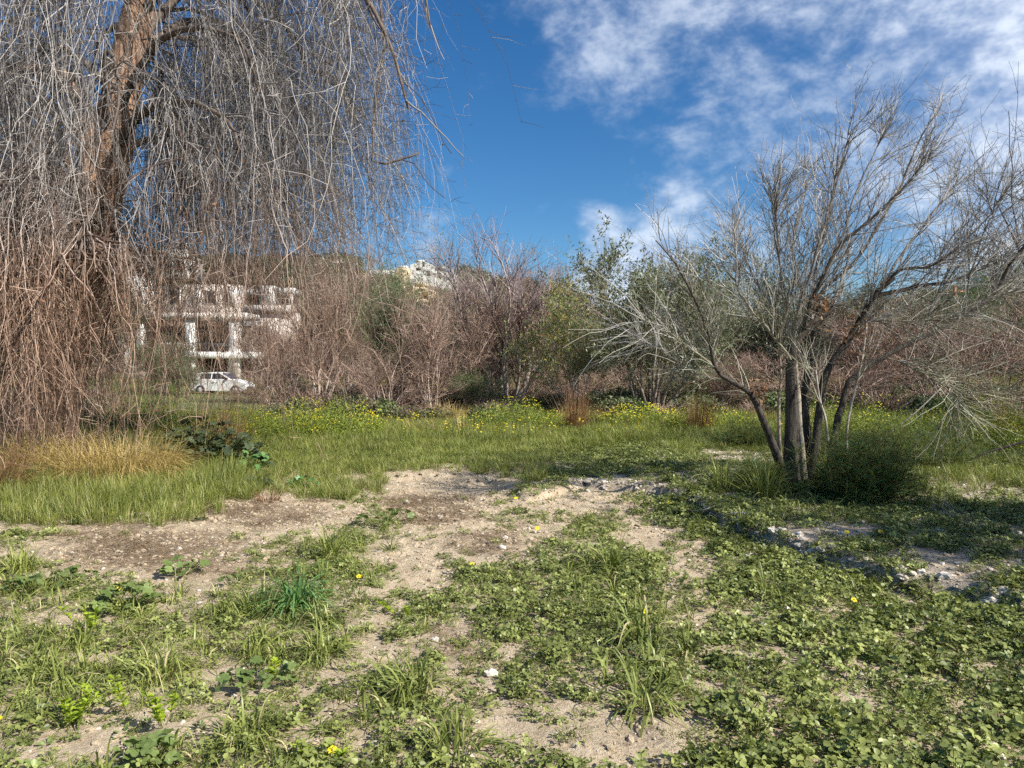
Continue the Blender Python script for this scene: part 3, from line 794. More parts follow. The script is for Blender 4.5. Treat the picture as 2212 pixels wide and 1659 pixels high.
# ===== the great weeping tree on the west side
def weeping_tree():
    rng = np.random.default_rng(5)
    D0 = 13.6
    base = gp(88, 985); base[2] = gh(base[0], base[1])
    root = empty('weeping_tree', base)
    tag(root, 'huge leafless weeping tree with brown leaning trunk and curtains of hanging twigs', 'tree')
    TP = pxpath([(70, 1010), (92, 920), (128, 770), (160, 630), (192, 500), (225, 380), (252, 250), (278, 120), (305, 0), (335, -130), (372, -280)], D0, 30)
    TR = np.interp(np.linspace(0, 1, 30), np.linspace(0, 1, 11), [.74, .60, .53, .47, .43, .39, .34, .30, .25, .18, .10])
    limb_geo(local(TP, base), TR, 18, rng, 0.05).obj('trunk', M['weep_trunk'], root, True)
    st2 = pxpath([(150, 690, -.1), (180, 560, -.25), (196, 440, -.35), (188, 330, -.45), (180, 235, -.5), (140, 165, -.6), (55, 150, -.8), (-80, 170, -1)], D0, 20)
    limb_geo(local(st2, base), np.linspace(.22, .07, 20), 10, rng, 0.06).obj('stem', M['weep_trunk'], root, True)
    limbs = []
    explicit = [[(262, 225), (300, 150, -.4), (345, 88, -.8), (420, 60, -1.3), (520, 90, -1.9), (560, 200, -2.2)],
                [(275, 130), (400, -20, .8), (560, 0, 1.2), (640, 90, 1.3), (665, 150, 1.3), (720, 165, 1.2), (760, 250, 1.0)],
                [(290, 60), (420, -120, -.5), (600, -140, -1), (760, -40, -1.2), (840, 90, -1.3), (880, 230, -1.3)],
                [(255, 240), (370, 60, 1.0), (500, 60, 2.0), (560, 180, 2.4), (620, 330, 2.6)],
                [(300, 20), (520, -180, .5), (740, -150, .4), (830, 40, .2), (800, 330, 0), (860, 345, 0), (905, 330, 0)],
                [(232, 350), (300, 250, -.9), (400, 220, -1.7), (490, 260, -2.3), (520, 330, -2.5)],
                [(205, 450), (130, 330, -1), (60, 270, -1.8), (-30, 290, -2.4)],
                [(225, 380), (150, 190, 1.0), (60, 60, 1.6), (-60, 40, 2)],
                [(330, -110), (520, -260, 0), (760, -220, .3), (900, -60, .3), (930, 60, .2)]]
    for e in explicit: limbs.append(pxpath(e, D0, 14))
    low = [[(200, 480), (150, 400, -1.2), (100, 390, -2.2), (50, 450, -2.8)], [(190, 520), (200, 450, -1.3), (190, 470, -2.4), (170, 560, -3)], [(190, 500), (225, 450, -1), (250, 470, -1.8), (262, 560, -2.2)],
           [(180, 540), (100, 480, -1), (20, 500, -1.8), (-40, 600, -2)], [(205, 450), (130, 370, -1.6), (40, 360, -2.8), (-30, 430, -3.4)], [(170, 580), (130, 500, -1.3), (80, 520, -2.2), (40, 610, -2.6)],
           [(245, 300), (330, 230, -1.2), (380, 260, -2), (400, 350, -2.4)], [(185, 530), (90, 430, .6), (0, 430, 1), (-80, 500, 1.2)], [(165, 600), (180, 520, -1.4), (150, 530, -2.6), (110, 620, -3.2)]]
    for e in low: limbs.append(pxpath(e, D0, 14))
    ne = len(limbs)
    for k in range(32):
        a = k * 2.39996 + rng.normal(0, .2); i = rng.integers(15, 29)
        s = TP[i]; reach = rng.uniform(2.6, 5.4)
        if math.sin(a) < -0.5: reach *= 0.8
        rise = rng.uniform(1.2, 3.0); t = np.linspace(0, 1, 14)[:, None]
        dxy = np.array([math.cos(a), math.sin(a), 0])
        P = s + dxy * reach * t + np.array([0, 0, 1]) * rise * (2.2 * t - 2.5 * t ** 2)
        P = P + np.cumsum(rng.normal(0, .06, (14, 3)), 0) * t
        limbs.append(P)
    L0 = np.array(limbs); nl = len(L0)
    for k in range(nl):
        r0 = rng.uniform(.05, .085) if k >= 9 else (.035 if k in (4, 8) else .085)
        limb_geo(local(L0[k], base), np.linspace(r0, .016, 14), 7, rng, 0.08).obj('limb', M['weep_limb'], root, True)
    g = Geo()
    # drooping branches
    n1 = 560; w = np.ones(nl); w[9:ne] = 2.2
    s, tn, par, t = along(rng, L0, n1, 0.18, 1.0, w)
    out = s - TP[14]; out[:, 2] = 0; out = nrm(out)
    d = nrm(fork(rng, tn, 30, 80) + out * 0.35 + np.array([0, 0, 0.1]))
    B1 = paths(rng, s, d, rng.uniform(.4, 1.5, n1), 8, .20, (0, 0, -.12))
    r1 = rng.uniform(.009, .022, n1)
    g.add(*tubes(local(B1, base), taper(r1, .007, 8), 4), 0, np.repeat(rng.uniform(0, .8, n1), 32))
    # hanging strands
    n2 = 6900
    s, tn, par, t = along(rng, B1, n2, 0.15, 1.0)
    px, py = to_px(s[:, 0], s[:, 1], s[:, 2])
    u = rng.uniform(0, 1, n2)
    zend = np.interp(px, [-200, 230, 290, 400, 560, 700, 800, 930], [.10, .2, .9, 1.9, 2.1, 2.3, 2.9, 3.9]) + u ** 1.1 * np.interp(px, [-200, 250, 560, 800], [3.2, 4.0, 4.2, 2.6])
    zend = np.where((rng.uniform(0, 1, n2) < np.interp(px, [250, 560, 720], [.34, .22, .10])) & (px > 250) & (px < 720), rng.uniform(.3, 2.6, n2), zend)
    ln = np.clip((s[:, 2] - zend) * 1.16, 0.25, 7.0)
    ln = np.where(rng.uniform(0, 1, n2) < 0.22, ln * rng.uniform(.2, .7, n2), ln)
    out = s - TP[14]; out[:, 2] = 0; out = nrm(out)
    d = nrm(fork(rng, tn, 10, 50) + np.array([0, 0, -.2]) + out * np.interp(px, [600, 850], [.05, .25])[:, None])
    K2 = 15
    P = np.empty((n2, K2, 3)); P[:, 0] = s
    pull = np.interp(px, [600, 900], [.42, .20]) * rng.uniform(.6, 1.3, n2)
    for k in range(1, K2):
        d = nrm(d + rng.normal(0, .24, d.shape) + np.stack([0 * pull, 0 * pull, -pull], -1))
        P[:, k] = P[:, k - 1] + d * (ln / (K2 - 1))[:, None]
    P[..., 2] = np.maximum(P[..., 2], .12 + .1 * rng.uniform(0, 1, (n2, 1)))
    # the trunk stays open to the sun: few strands hang in front of it or just east of it
    q = P[:, 1:12]; mx, my = to_px(q[..., 0], q[..., 1], q[..., 2]); tx = np.interp(my, [-280, 0, 250, 500, 770], [372, 305, 252, 192, 128])
    hit = ((np.abs(mx - tx - 8) < 56) & (my < 640) & (q[..., 1] < D0 + .3)).sum(1) >= np.where(my[:, 5] < 470, 2, 3)
    keep = ~(hit & (rng.uniform(0, 1, n2) < .88)); mx = mx[:, 4]; keep &= ~((mx > 800) & (rng.uniform(0, 1, n2) < np.interp(mx, [800, 900], [.1, 1.0]))); P = P[keep]; ln = ln[keep]; n2 = len(P)
    r2 = rng.uniform(.0034, .0066, n2); big = rng.uniform(0, 1, n2) < .09; r2 = np.where(big, rng.uniform(.009, .019, n2), r2)
    g.add(*tubes(local(P, base), taper(r2, .0026, K2, .8), 3), 0, np.repeat(rng.uniform(0, 1, n2), K2 * 3))
    # side twigs
    n3 = 37000
    s, tn, par, t = along(rng, P, n3, 0.05, 1.0, ln)
    px, py = to_px(s[:, 0], s[:, 1], s[:, 2])
    edge = np.interp(px, [620, 880], [0, 1])[:, None]
    o3 = s - TP[14]; o3[:, 2] = 0; o3 = nrm(o3)
    d = nrm(fork(rng, tn, 25, 75) + o3 * .5 * edge + np.array([0, 0, .35]) * edge)
    T3 = paths(rng, s, d, rng.uniform(.10, .42, n3) * np.where(rng.uniform(0, 1, n3) < .14, 2.1, 1.0) * np.interp(px, [600, 900], [1.0, 1.3]), 3, .35, (0, 0, -.08))
    T3[..., 2] = np.maximum(T3[..., 2], .08)
    g.add(*tubes(local(T3, base), np.broadcast_to(np.array([.0042, .0034, .0018]), (n3, 3)), 3), 0, np.repeat(rng.uniform(0, 1, n3), 9))
    # outer spray on the sunny edge: fine twigs reaching outward
    s, tn, par, t = along(rng, P, 5200, .05, .95); px, py = to_px(s[:, 0], s[:, 1], s[:, 2]); k = (px > 640) & (px < 850) & (py < 560); s = s[k]; m = len(s)
    o4 = s - TP[14]; o4[:, 2] = 0; o4 = nrm(o4)
    T4 = paths(rng, s, o4 * .8 + rng.normal(0, .45, (m, 3)) + np.array([.35, 0, -.15]), rng.uniform(.3, .95, m), 6, .16, (0, 0, .03))
    g.add(*tubes(local(T4, base), taper(np.full(m, .0042), .0022, 6), 3), 0, np.repeat(rng.uniform(0, .75, m), 18))
    m2 = m * 4; s, tn, par, t = along(rng, T4, m2, .15, 1); T5 = paths(rng, s, fork(rng, tn, 25, 60), rng.uniform(.06, .28, m2), 3, .2)
    g.add(*tubes(local(T5, base), np.broadcast_to(np.array([.0034, .0028, .002]), (m2, 3)), 3), 0, np.repeat(rng.uniform(0, .75, m2), 9))
    tag(g.obj('crown', M['weep'], root, True), kind='stuff')
    # dead leaves caught in the crown
    g = Geo(); n4 = 520
    s, tn, par, t = along(rng, P, n4, .1, 1)
    v, f, tt = leaves(rng, s, rng.normal(size=(n4, 3)) + np.array([0, 0, -1.2]), rng.uniform(.04, .09, n4), .035)
    g.add(local(v, base), f, 0, tt); tag(g.obj('dead_leaves', M['rust'], root), kind='stuff')
    return root


weeping_tree()


# ===== the bare many-stemmed tree on the east side
def bare_tree_east():
    rng = np.random.default_rng(8); D0 = 9.15
    base = on(1712, 1066)
    root = empty('bare_tree', base)
    tag(root, 'leafless many-stemmed tree rising from a green feathery bush beside the stony ledge', 'tree')
    bot = 1085
    stems = [  # name, px path, r0, r1, material
        ('trunk', [(1708, bot), (1706, 1000), (1710, 920), (1709, 850), (1710, 765), (1728, 722), (1768, 690), (1800, 660)], .125, .055, 'tree_bark'),
        ('stem', [(1742, bot, .05), (1733, 985, .02), (1727, 923, 0), (1724, 861, 0), (1716, 778, 0), (1702, 690, 0)], .05, .035, 'pale_bark'),
        ('stem', [(1700, 1040), (1672, 967, -.1), (1650, 912, -.2), (1621, 850, -.3), (1581, 825, -.35), (1545, 795, -.4), (1524, 702, -.5), (1468, 583, -.6), (1417, 520, -.7)], .062, .006, 'tree_bark'),
        ('stem', [(1742, bot, .15), (1763, 953, .15), (1771, 887, .15), (1782, 814, .15), (1815, 760, .15), (1840, 725, .15), (1888, 640, .2), (1930, 600, .25)], .07, .04, 'tree_bark'),
        ('stem', [(1795, 1040, -.3), (1789, 967, -.3), (1783, 905, -.3), (1770, 861, -.3), (1762, 800, -.25)], .022, .014, 'pale_bark'),
        ('stem', [(1830, 1040, -.2), (1829, 978, -.2), (1829, 934, -.2), (1836, 887, -.2), (1854, 814, -.2), (1862, 778, -.2), (1872, 700, -.2)], .024, .014, 'pale_bark'),
        ('stem', [(1790, 1030, .2), (1809, 909, .2), (1822, 869, .2), (1838, 818, .2), (1912, 769, .2), (1979, 734, .2), (2034, 710, .2), (2082, 675, .2), (2129, 655, .2), (2153, 623, .2), (2190, 560, .1), (2260, 480, 0)], .06, .022, 'tree_bark'),
        ('stem', [(1690, 1045, .2), (1684, 953, .2), (1683, 869, .2), (1687, 807, .2), (1680, 720, .2)], .03, .014, 'mid_bark'),
        ('stem', [(1740, bot, .25), (1745, 960, .3), (1738, 860, .35), (1752, 770, .35), (1760, 690, .3)], .085, .04, 'tree_bark')]
    leaders = [([(1700, 690), (1690, 650), (1670, 484, -.2), (1666, 306, -.5)], .026), ([(1700, 690), (1655, 643, .1), (1603, 544, .3), (1556, 405, .5)], .026),
               ([(1755, 695), (1761, 623, .1), (1773, 524, .1), (1813, 326, .1), (1833, 215, 0)], .03), ([(1715, 760), (1730, 674, -.2), (1765, 556, -.4), (1800, 440, -.6), (1848, 294, -.8)], .03),
               ([(1730, 720), (1753, 655, -.2), (1813, 536, -.3), (1912, 445, -.4), (1971, 378, -.5), (2040, 315, -.6)], .036),
               ([(1760, 690, .2), (1781, 623, .3), (1852, 560, .4), (1928, 429, .6), (1951, 378, .7), (2003, 271, .8), (2054, 215, .9)], .036),
               ([(1840, 725, .15), (1884, 655, 0), (1916, 619, -.1), (1963, 579, -.2), (2023, 568, -.3), (2090, 530, -.4)], .034),
               ([(1880, 645, .2), (1951, 627, .2), (2003, 617, .2), (2058, 609, .2), (2098, 591, .2), (2169, 560, .2), (2240, 510, .2)], .042),
               ([(1709, 778, -.1), (1640, 690, -.4), (1590, 620, -.7), (1545, 480, -.9)], .02), ([(1800, 660), (1840, 560, .3), (1850, 450, .5), (1905, 330, .7), (1930, 260, .8)], .026),
               ([(1760, 690, .3), (1720, 560, .6), (1735, 430, .8), (1740, 330, 1.0)], .024), ([(1888, 640, .2), (1960, 520, .5), (2030, 430, .7), (2110, 340, .9)], .026),
               ([(1545, 795, -.4), (1480, 740, -.6), (1420, 700, -.8), (1345, 672, -1)], .012), ([(1581, 825, -.35), (1500, 800, -.2), (1420, 745, 0), (1350, 720, .2)], .012),
               ([(2082, 675, .2), (2110, 560, 0), (2150, 470, -.2), (2190, 390, -.4)], .018), ([(2129, 655, .2), (2200, 640, .3), (2270, 600, .4)], .016),
               ([(1979, 734, .2), (2020, 640, .1), (2060, 540, 0), (2110, 450, 0)], .016), ([(1912, 769, .2), (1980, 800, -.1), (2040, 850, -.2), (2080, 900, -.3)], .012),
               ([(1820, 700, .1), (1900, 690, -.2), (1990, 680, -.4), (2090, 690, -.5)], .014)]
    # young tips stop a little short of the crown's outline
    leaders = [([tuple(q) for q in pp[:-1]] + [(pp[-2][0] + (pp[-1][0] - pp[-2][0]) * .4, pp[-2][1] + (pp[-1][1] - pp[-2][1]) * .4, pp[-1][2] if len(pp[-1]) > 2 else 0)], r0 * .8) for pp, r0 in leaders]
    polys = []
    for nm, pp, r0, r1, mt in stems:
        r0, r1 = r0 * .86, r1 * .8
        P = pxpath(pp, D0, 20); t = np.linspace(0, 1, 20)
        r = r0 + (r1 - r0) * t ** .8
        if nm == 'trunk': r = r * (1 + .7 * np.exp(-t * 14))
        limb_geo(local(P, base), r, 10, rng, .07).obj(nm, M[mt], root, True)
        polys.append(P)
    for pp, r0 in leaders:
        P = pxpath(pp, D0, 20); P = P + np.cumsum(rng.normal(0, .010, P.shape), 0)
        limb_geo(local(P, base), np.linspace(r0, .005, 20), 6, rng, .06).obj('limb', M['tree_bark'] if r0 > .026 else M['tree_twig'], root, True)
        polys.append(P)
    A = np.array(polys); ns = len(stems)
    w = np.array([1.0, .6, 1.8, 1, .5, .6, 2.2, .5, .6] + [2.2] * len(leaders)); w[ns + 8:] = 1.6; w[ns + 12:ns + 14] = .7
    g = Geo()
    n1 = 560; tmin = np.concatenate([np.full(ns, .62), np.full(len(leaders), .12)])
    par = rng.choice(len(A), n1, p=w / w.sum()); s, tn, par, t = along(rng, A, n1, 0, 1, par=par)
    low = t < tmin[par]; t = np.where(low, tmin[par] + t * (1 - tmin[par]), t)
    f = t * 19; i = np.minimum(f.astype(int), 18); s = A[par, i] + (A[par, i + 1] - A[par, i]) * (f - i)[:, None]; tn = nrm(A[par, i + 1] - A[par, i])
    d = nrm(fork(rng, tn, 12, 40) + np.array([0.06, 0, .18]))
    B1 = paths(rng, s, d, rng.uniform(.40, 1.15, n1) * (1.1 - .6 * t), 9, .09, (0.01, 0, .02))
    g.add(*tubes(local(B1, base), taper(rng.uniform(.0045, .0095, n1), .0026, 9), 4), 0, np.repeat(rng.uniform(0, 1, n1), 36))
    n2 = 3300; s, tn, par, t = along(rng, B1, n2, .1, 1)
    B2 = paths(rng, s, nrm(fork(rng, tn, 12, 45) + np.array([0, 0, .10])), rng.uniform(.18, .60, n2), 6, .11, (0, 0, .02))
    g.add(*tubes(local(B2, base), taper(rng.uniform(.0030, .0048, n2), .0018, 6), 3), 0, np.repeat(rng.uniform(0, 1, n2), 18))
    n3 = 4200; s, tn, par, t = along(rng, B2, n3, .15, 1)
    B3 = paths(rng, s, fork(rng, tn, 25, 65), rng.uniform(.05, .22, n3), 3, .15)
    g.add(*tubes(local(B3, base), np.broadcast_to(np.array([.0026, .0021, .0016]), (n3, 3)), 3), 0, np.repeat(rng.uniform(0, 1, n3), 9))
    # long arching whips hanging from the low limbs
    n4 = 170; lowp = A[[2, 6, ns + 12, ns + 13, ns + 17, ns + 18]]; s, tn, par, t = along(rng, lowp, n4, .35, 1)
    B4 = paths(rng, s, nrm(fork(rng, tn, 20, 70) + np.array([-.1, -.1, .15])), rng.uniform(.4, 1.3, n4), 10, .13, (0, 0, -.05))
    g.add(*tubes(local(B4, base), taper(rng.uniform(.0035, .006, n4), .002, 10), 3), 0, np.repeat(rng.uniform(.4, 1, n4), 30))
    tag(g.obj('crown', M['tree_twig'], root, True), kind='stuff')
    # withered leaves caught in forks
    g = Geo(); n5 = 260
    c = np.concatenate([at(1770, 650, D0 - .2) + rng.normal(0, .07, (90, 3)), at(1850, 720, D0) + rng.normal(0, .2, (120, 3)), at(1640, 840, D0 - .3) + rng.normal(0, .08, (50, 3))])
    v, f, tt = leaves(rng, c, rng.normal(size=(n5, 3)) + np.array([0, 0, -.6]), rng.uniform(.05, .1, n5), .03)
    g.add(local(v, base), f, 0, tt); tag(g.obj('dead_leaves', M['rust'], root), kind='stuff')


bare_tree_east()


# ===== generic bush / small tree
def woody(seed, H=5.0, spread=0.5, nstem=8, r0=.06, n=(60, 500, 2600, 0), up=.05, lens=((.35, .6), (.12, .3), (.05, .14)), ang=(20, 55), twig='brown_twig', bark='mid_bark', trunk_h=0.0,
          leaf=None, nleaf=0, leaf_l=(.05, .09), leaf_w=.022, wander=.09, stem_len=(.6, 1.0), rt=(.012, .006, .0035), leaf_t=(0, 1)):
    """build once, unlinked: returns list of (part name, mesh, kind). All lengths scale with H"""
    rng = np.random.default_rng(seed); parts = []
    a = np.arange(nstem) * 2.4 + rng.normal(0, .3, nstem); tl = spread * np.sqrt(rng.uniform(.05, 1, nstem))
    d = np.stack([np.cos(a) * np.sin(tl), np.sin(a) * np.sin(tl), np.cos(tl)], -1)
    st = np.stack([np.cos(a) * .10, np.sin(a) * .10, np.full(nstem, -.1)], -1) * rng.uniform(.3, 1.5, (nstem, 1))
    if trunk_h: st = np.tile(np.array([[0, 0, trunk_h * .9]]), (nstem, 1)) + st * .2
    A = paths(rng, st, d, H * rng.uniform(*stem_len, nstem), 14, wander, (0, 0, up))
    g = Geo()
    if trunk_h:
        TP = spline([(0, 0, -.15), (.06, .02, trunk_h * .5), (0, 0, trunk_h)], 8); g.add(*tubes(TP[None], np.linspace(r0 * 1.8, r0 * 1.2, 8)[None], 8))
    g.add(*tubes(A, taper(r0 * rng.uniform(.6, 1.1, nstem), r0 * .12, 14), 7), 0, np.repeat(rng.uniform(0, 1, nstem), 98))
    parts.append(('trunk', g.mesh('trunk', [M[bark]], True), None))
    g = Geo()
    s, tn, par, t = along(rng, A, n[0], .25, 1)
    B1 = paths(rng, s, nrm(fork(rng, tn, *ang) + np.array([0, 0, .2])), H * rng.uniform(*lens[0], n[0]) * (1.15 - .6 * t), 9, .11, (0, 0, up * .6))
    g.add(*tubes(B1, taper(np.full(n[0], rt[0]), rt[1] * .7, 9), 4), 0, np.repeat(rng.uniform(0, 1, n[0]), 36))
    s, tn, par, t = along(rng, B1, n[1], .1, 1)
    B2 = paths(rng, s, nrm(fork(rng, tn, *ang) + np.array([0, 0, .1])), H * rng.uniform(*lens[1], n[1]), 6, .13, (0, 0, up * .3))
    g.add(*tubes(B2, taper(np.full(n[1], rt[1]), rt[2] * .7, 6), 3), 0, np.repeat(rng.uniform(0, 1, n[1]), 18))
    s, tn, par, t = along(rng, B2, n[2], .1, 1)
    B3 = paths(rng, s, fork(rng, tn, 20, 65), H * rng.uniform(*lens[2], n[2]), 4, .15, (0, 0, up * .2))
    g.add(*tubes(B3, taper(np.full(n[2], rt[2]), rt[2] * .5, 4), 3), 0, np.repeat(rng.uniform(0, 1, n[2]), 12))
    if nleaf:
        parts.append(('branches', g.mesh('branches', [M[bark]], True), 'stuff'))
        lg = Geo(); s, tn, par, t = along(rng, B3, nleaf, *leaf_t)
        s = s + rng.normal(0, .02 * H / 5, s.shape)
        v, f, tt = leaves(rng, s, fork(rng, tn, 20, 90) + np.array([0, 0, .15]), rng.uniform(*leaf_l, nleaf), leaf_w)
        # clump-wise light and dark growth
        lg.add(v, f, 0, np.clip(.6 * tt + .4 * np.repeat((par * 0.618) % 1, 4), 0, 1)); parts.append(('crown', lg.mesh('crown', [M[leaf]], False), 'stuff'))
    else:
        parts.append(('crown', g.mesh('crown', [M[twig]], True), 'stuff'))
    return parts


def plant(kind_parts, name, label, cat, loc, rz, scale, group=None):
    root = empty(name, loc, rz, scale); tag(root, label, cat, group)
    for nm, me, kd in kind_parts:
        o = bpy.data.objects.new(nm, me); COL.objects.link(o); o.parent = root
        if kd: o['kind'] = kd
    return root


def spot(px, d):
    x = (px - 1106) / FPX * d; return np.array([x, d, gh(x, d)])


BARE_A = woody(201, 4.6, .55, 9, .06, (80, 700, 2700), bark='bush_bark', rt=(.021, .010, .0052))
BARE_B = woody(202, 4.0, .7, 8, .055, (60, 600, 2400), up=.03, bark='bush_bark', rt=(.021, .010, .0052))
BARE_C = woody(203, 3.0, .8, 8, .03, (60, 500, 1900), up=.02, bark='bush_bark', rt=(.012, .007, .0045), lens=((.4, .7), (.2, .4), (.07, .18)))
OLIVE_A = woody(211, 5.2, .52, 13, .075, (80, 600, 2600), leaf='olive', nleaf=26000, leaf_l=(.09, .16), leaf_w=.042, bark='mid_bark')
OLIVE_B = woody(212, 5.0, .75, 9, .06, (80, 600, 2400), leaf='olive', nleaf=21000, leaf_l=(.09, .16), leaf_w=.042, bark='mid_bark')
GREEN_A = woody(213, 5.0, .55, 7, .06, (80, 600, 2600), leaf='green', nleaf=24000, leaf_l=(.07, .12), leaf_w=.036, bark='mid_bark')
LIME_A = woody(214, 4.0, .5, 5, .035, (50, 380, 1500), leaf='lime', nleaf=7500, leaf_l=(.07, .12), leaf_w=.045, bark='pale_bark')
TALL_A = woody(215, 7.0, .55, 9, .14, (100, 900, 3400), twig='mauve_twig', bark='bush_bark', up=.06, rt=(.030, .013, .0058), lens=((.28, .5), (.12, .26), (.04, .10)), ang=(14, 42))
SPARSE = woody(216, 5.6, .45, 6, .05, (60, 450, 1800), leaf='olive', nleaf=3600, leaf_l=(.08, .13), leaf_w=.045, bark='mid_bark', leaf_t=(.4, 1))

G_BARE = 'leafless brown bushes behind the grass'; G_GRN = 'leafy trees behind the grass'
plant(BARE_A, 'bare_bush', 'tall leafless brown bush just east of the white car', 'bush', spot(690, 26.5), .3, (.72, .72, 1.10), G_BARE)
plant(BARE_B, 'bare_bush', 'small leafless pale bush in front of the dark evergreen tree', 'bush', spot(828, 22.0), 1.3, (.55, .55, .62), G_BARE)
plant(BARE_A, 'bare_bush', 'broad leafless reddish bush at the foot of the tall mauve tree', 'bush', spot(935, 23.0), 2.4, (.60, .60, .80), G_BARE)
plant(BARE_B, 'bare_bush', 'leafless bush leaning between the evergreen and the tall mauve tree', 'bush', spot(1020, 25.5), 4.0, (.75, .75, .95), G_BARE)
plant(BARE_A, 'bare_bush', 'leafless brown thicket right behind the tall mauve tree', 'bush', spot(1145, 31.0), 5.1, (.9, .9, 1.12), G_BARE)
plant(BARE_B, 'bare_bush', 'leafless brown thicket behind the tall bush by the car', 'bush', spot(610, 36.0), 2.0, (1.0, 1.0, .95), G_BARE)
plant(BARE_B, 'bare_bush', 'leafless brown thicket below the long white hillside wall', 'bush', spot(745, 36.0), .9, (1.1, 1.1, 1.55), G_BARE)
plant(BARE_C, 'bare_bush', 'low tangle of dead brown branches at the edge of the grass', 'bush', spot(890, 24.5), .9, (1.3, 1.3, .55), G_BARE)
plant(BARE_C, 'bare_bush', 'low dry bush beside the track under the lime tree', 'bush', spot(1120, 29.0), 3.9, (1.2, 1.2, .5), G_BARE)
plant(BARE_C, 'bare_bush', 'reddish leafless bush beyond the leaning cane', 'bush', spot(2030, 24.0), 1.1, (1.2, 1.2, 1.1), G_BARE)
plant(BARE_C, 'bare_bush', 'rust brown leafless bush by the right picture edge', 'bush', spot(2175, 21.0), 2.6, (1.1, 1.1, 1.15), G_BARE)
plant(BARE_A, 'bare_bush', 'leafless brown bush seen through the stems of the bare tree', 'bush', spot(1880, 26.0), 3.2, (.8, .8, .75), G_BARE)
plant(BARE_C, 'bare_bush', 'small leafless bush between the two olive trees', 'bush', spot(1560, 25.0), 5.0, (.8, .8, .6), G_BARE)
plant(TALL_A, 'bare_tree', 'tall mauve leafless tree in the middle of the picture', 'tree', spot(1100, 26.0), 1.9, (.85, .85, .82))
plant(SPARSE, 'leafy_tree', 'thin sparsely leaved tree below the white hilltop house', 'tree', spot(1005, 29.0), .2, (.8, .8, 1.0), G_GRN)
plant(GREEN_A, 'leafy_tree', 'dense dark evergreen tree behind the small leafless bush', 'tree', spot(812, 27.5), 0.8, (.62, .62, .88), G_GRN)
plant(GREEN_A, 'leafy_tree', 'dark grey-green tree behind the tall mauve tree', 'tree', spot(950, 30.0), 2.8, (.75, .75, .74), G_GRN)
plant(LIME_A, 'leafy_tree', 'slender lime green tree with patches of orange leaves', 'tree', spot(1250, 23.0), 1.0, (.85, .85, .95), G_GRN)
plant(OLIVE_B, 'leafy_tree', 'low grey-green bush left of the lime green tree', 'bush', spot(1185, 31.0), 1.6, (.55, .55, .55), G_GRN)
plant(OLIVE_B, 'leafy_tree', 'grey-green bush behind the lime green tree', 'tree', spot(1290, 33.0), 4.4, (.8, .8, .8), G_GRN)
plant(OLIVE_A, 'leafy_tree', 'wide olive green tree with many dark stems fanning from one foot', 'tree', spot(1405, 23.0), 0.4, (.95, .9, .92), G_GRN)
plant(OLIVE_B, 'leafy_tree', 'olive green tree standing behind the left twigs of the bare tree', 'tree', spot(1570, 31.5), 2.2, (1.15, 1.1, 1.2), G_GRN)
plant(OLIVE_A, 'leafy_tree', 'olive green tree directly behind the bare tree trunks', 'tree', spot(1730, 29.0), 3.3, (.95, .95, .82), G_GRN)
plant(OLIVE_B, 'leafy_tree', 'rounded olive tree under the thick dark limb', 'tree', spot(1925, 30.0), 5.3, (1.0, 1.0, .92), G_GRN)
plant(GREEN_A, 'leafy_tree', 'dark tree at the right edge above the white wall', 'tree', spot(2180, 62.0), 1.3, (2.0, 2.0, 1.75), G_GRN)
plant(OLIVE_A, 'leafy_tree', 'green tree below the wooden pole', 'tree', spot(2040, 38.0), 4.1, (.95, .95, .85), G_GRN)
plant(GREEN_A, 'leafy_tree', 'dark evergreen shrub in front of the apartment building', 'bush', spot(350, 44.0), 2.0, (.85, .85, .62), G_GRN)
plant(GREEN_A, 'leafy_tree', 'dark green tree beside the apartment building behind the weeping trunk', 'tree', spot(225, 48.0), 5.0, (1.1, 1.1, 1.3), G_GRN)
plant(OLIVE_B, 'leafy_tree', 'small dark green bush right of the olive stems', 'bush', spot(1480, 25.5), .3, (.5, .5, .35), G_GRN)
plant(GREEN_A, 'leafy_tree', 'low dark evergreen bush at the foot of the tall mauve tree', 'bush', spot(1035, 24.0), 3.0, (.32, .32, .26), G_GRN)
plant(GREEN_A, 'leafy_tree', 'fresh green leafy tree right of the tall mauve tree', 'tree', spot(1205, 33.0), 4.0, (.7, .7, .85), G_GRN)
plant(GREEN_A, 'leafy_tree', 'dark evergreen tree on the slope left of the hilltop ruin', 'tree', spot(790, 44.0), 1.0, (1.0, 1.0, 1.35), G_GRN)
plant(OLIVE_A, 'leafy_tree', 'grey-green tree filling the gap behind the reddish bush', 'tree', spot(890, 33.0), 2.0, (.8, .8, .75), G_GRN)
plant(BARE_C, 'bare_bush', 'low brown brush under the wide olive tree', 'bush', spot(1330, 27.5), 3.1, (1.2, 1.2, .5), G_BARE)
plant(BARE_C, 'bare_bush', 'low brown brush behind the bare tree stems', 'bush', spot(1760, 23.0), .4, (1.3, 1.3, .6), G_BARE)
plant(BARE_C, 'bare_bush', 'low brown brush beside the front of the white car', 'bush', spot(615, 27.0), 2.2, (1.1, 1.1, .5), G_BARE)
plant(GREEN_A, 'leafy_tree', 'dark green bush half hiding the rear of the white car', 'bush', spot(400, 43.0), 4.4, (.5, .5, .36), G_GRN)
EDGE_T = woody(221, 5.2, .62, 10, .07, (120, 1000, 3200), twig='tree_twig', bark='tree_bark', rt=(.012, .006, .0035))
plant(EDGE_T, 'bare_tree', 'dark leafless tree whose branch tips enter at the right picture edge', 'tree', np.array([10.0, 11.4, gh(10.0, 11.4)]), .6, (1.05, 1.05, 1.15))
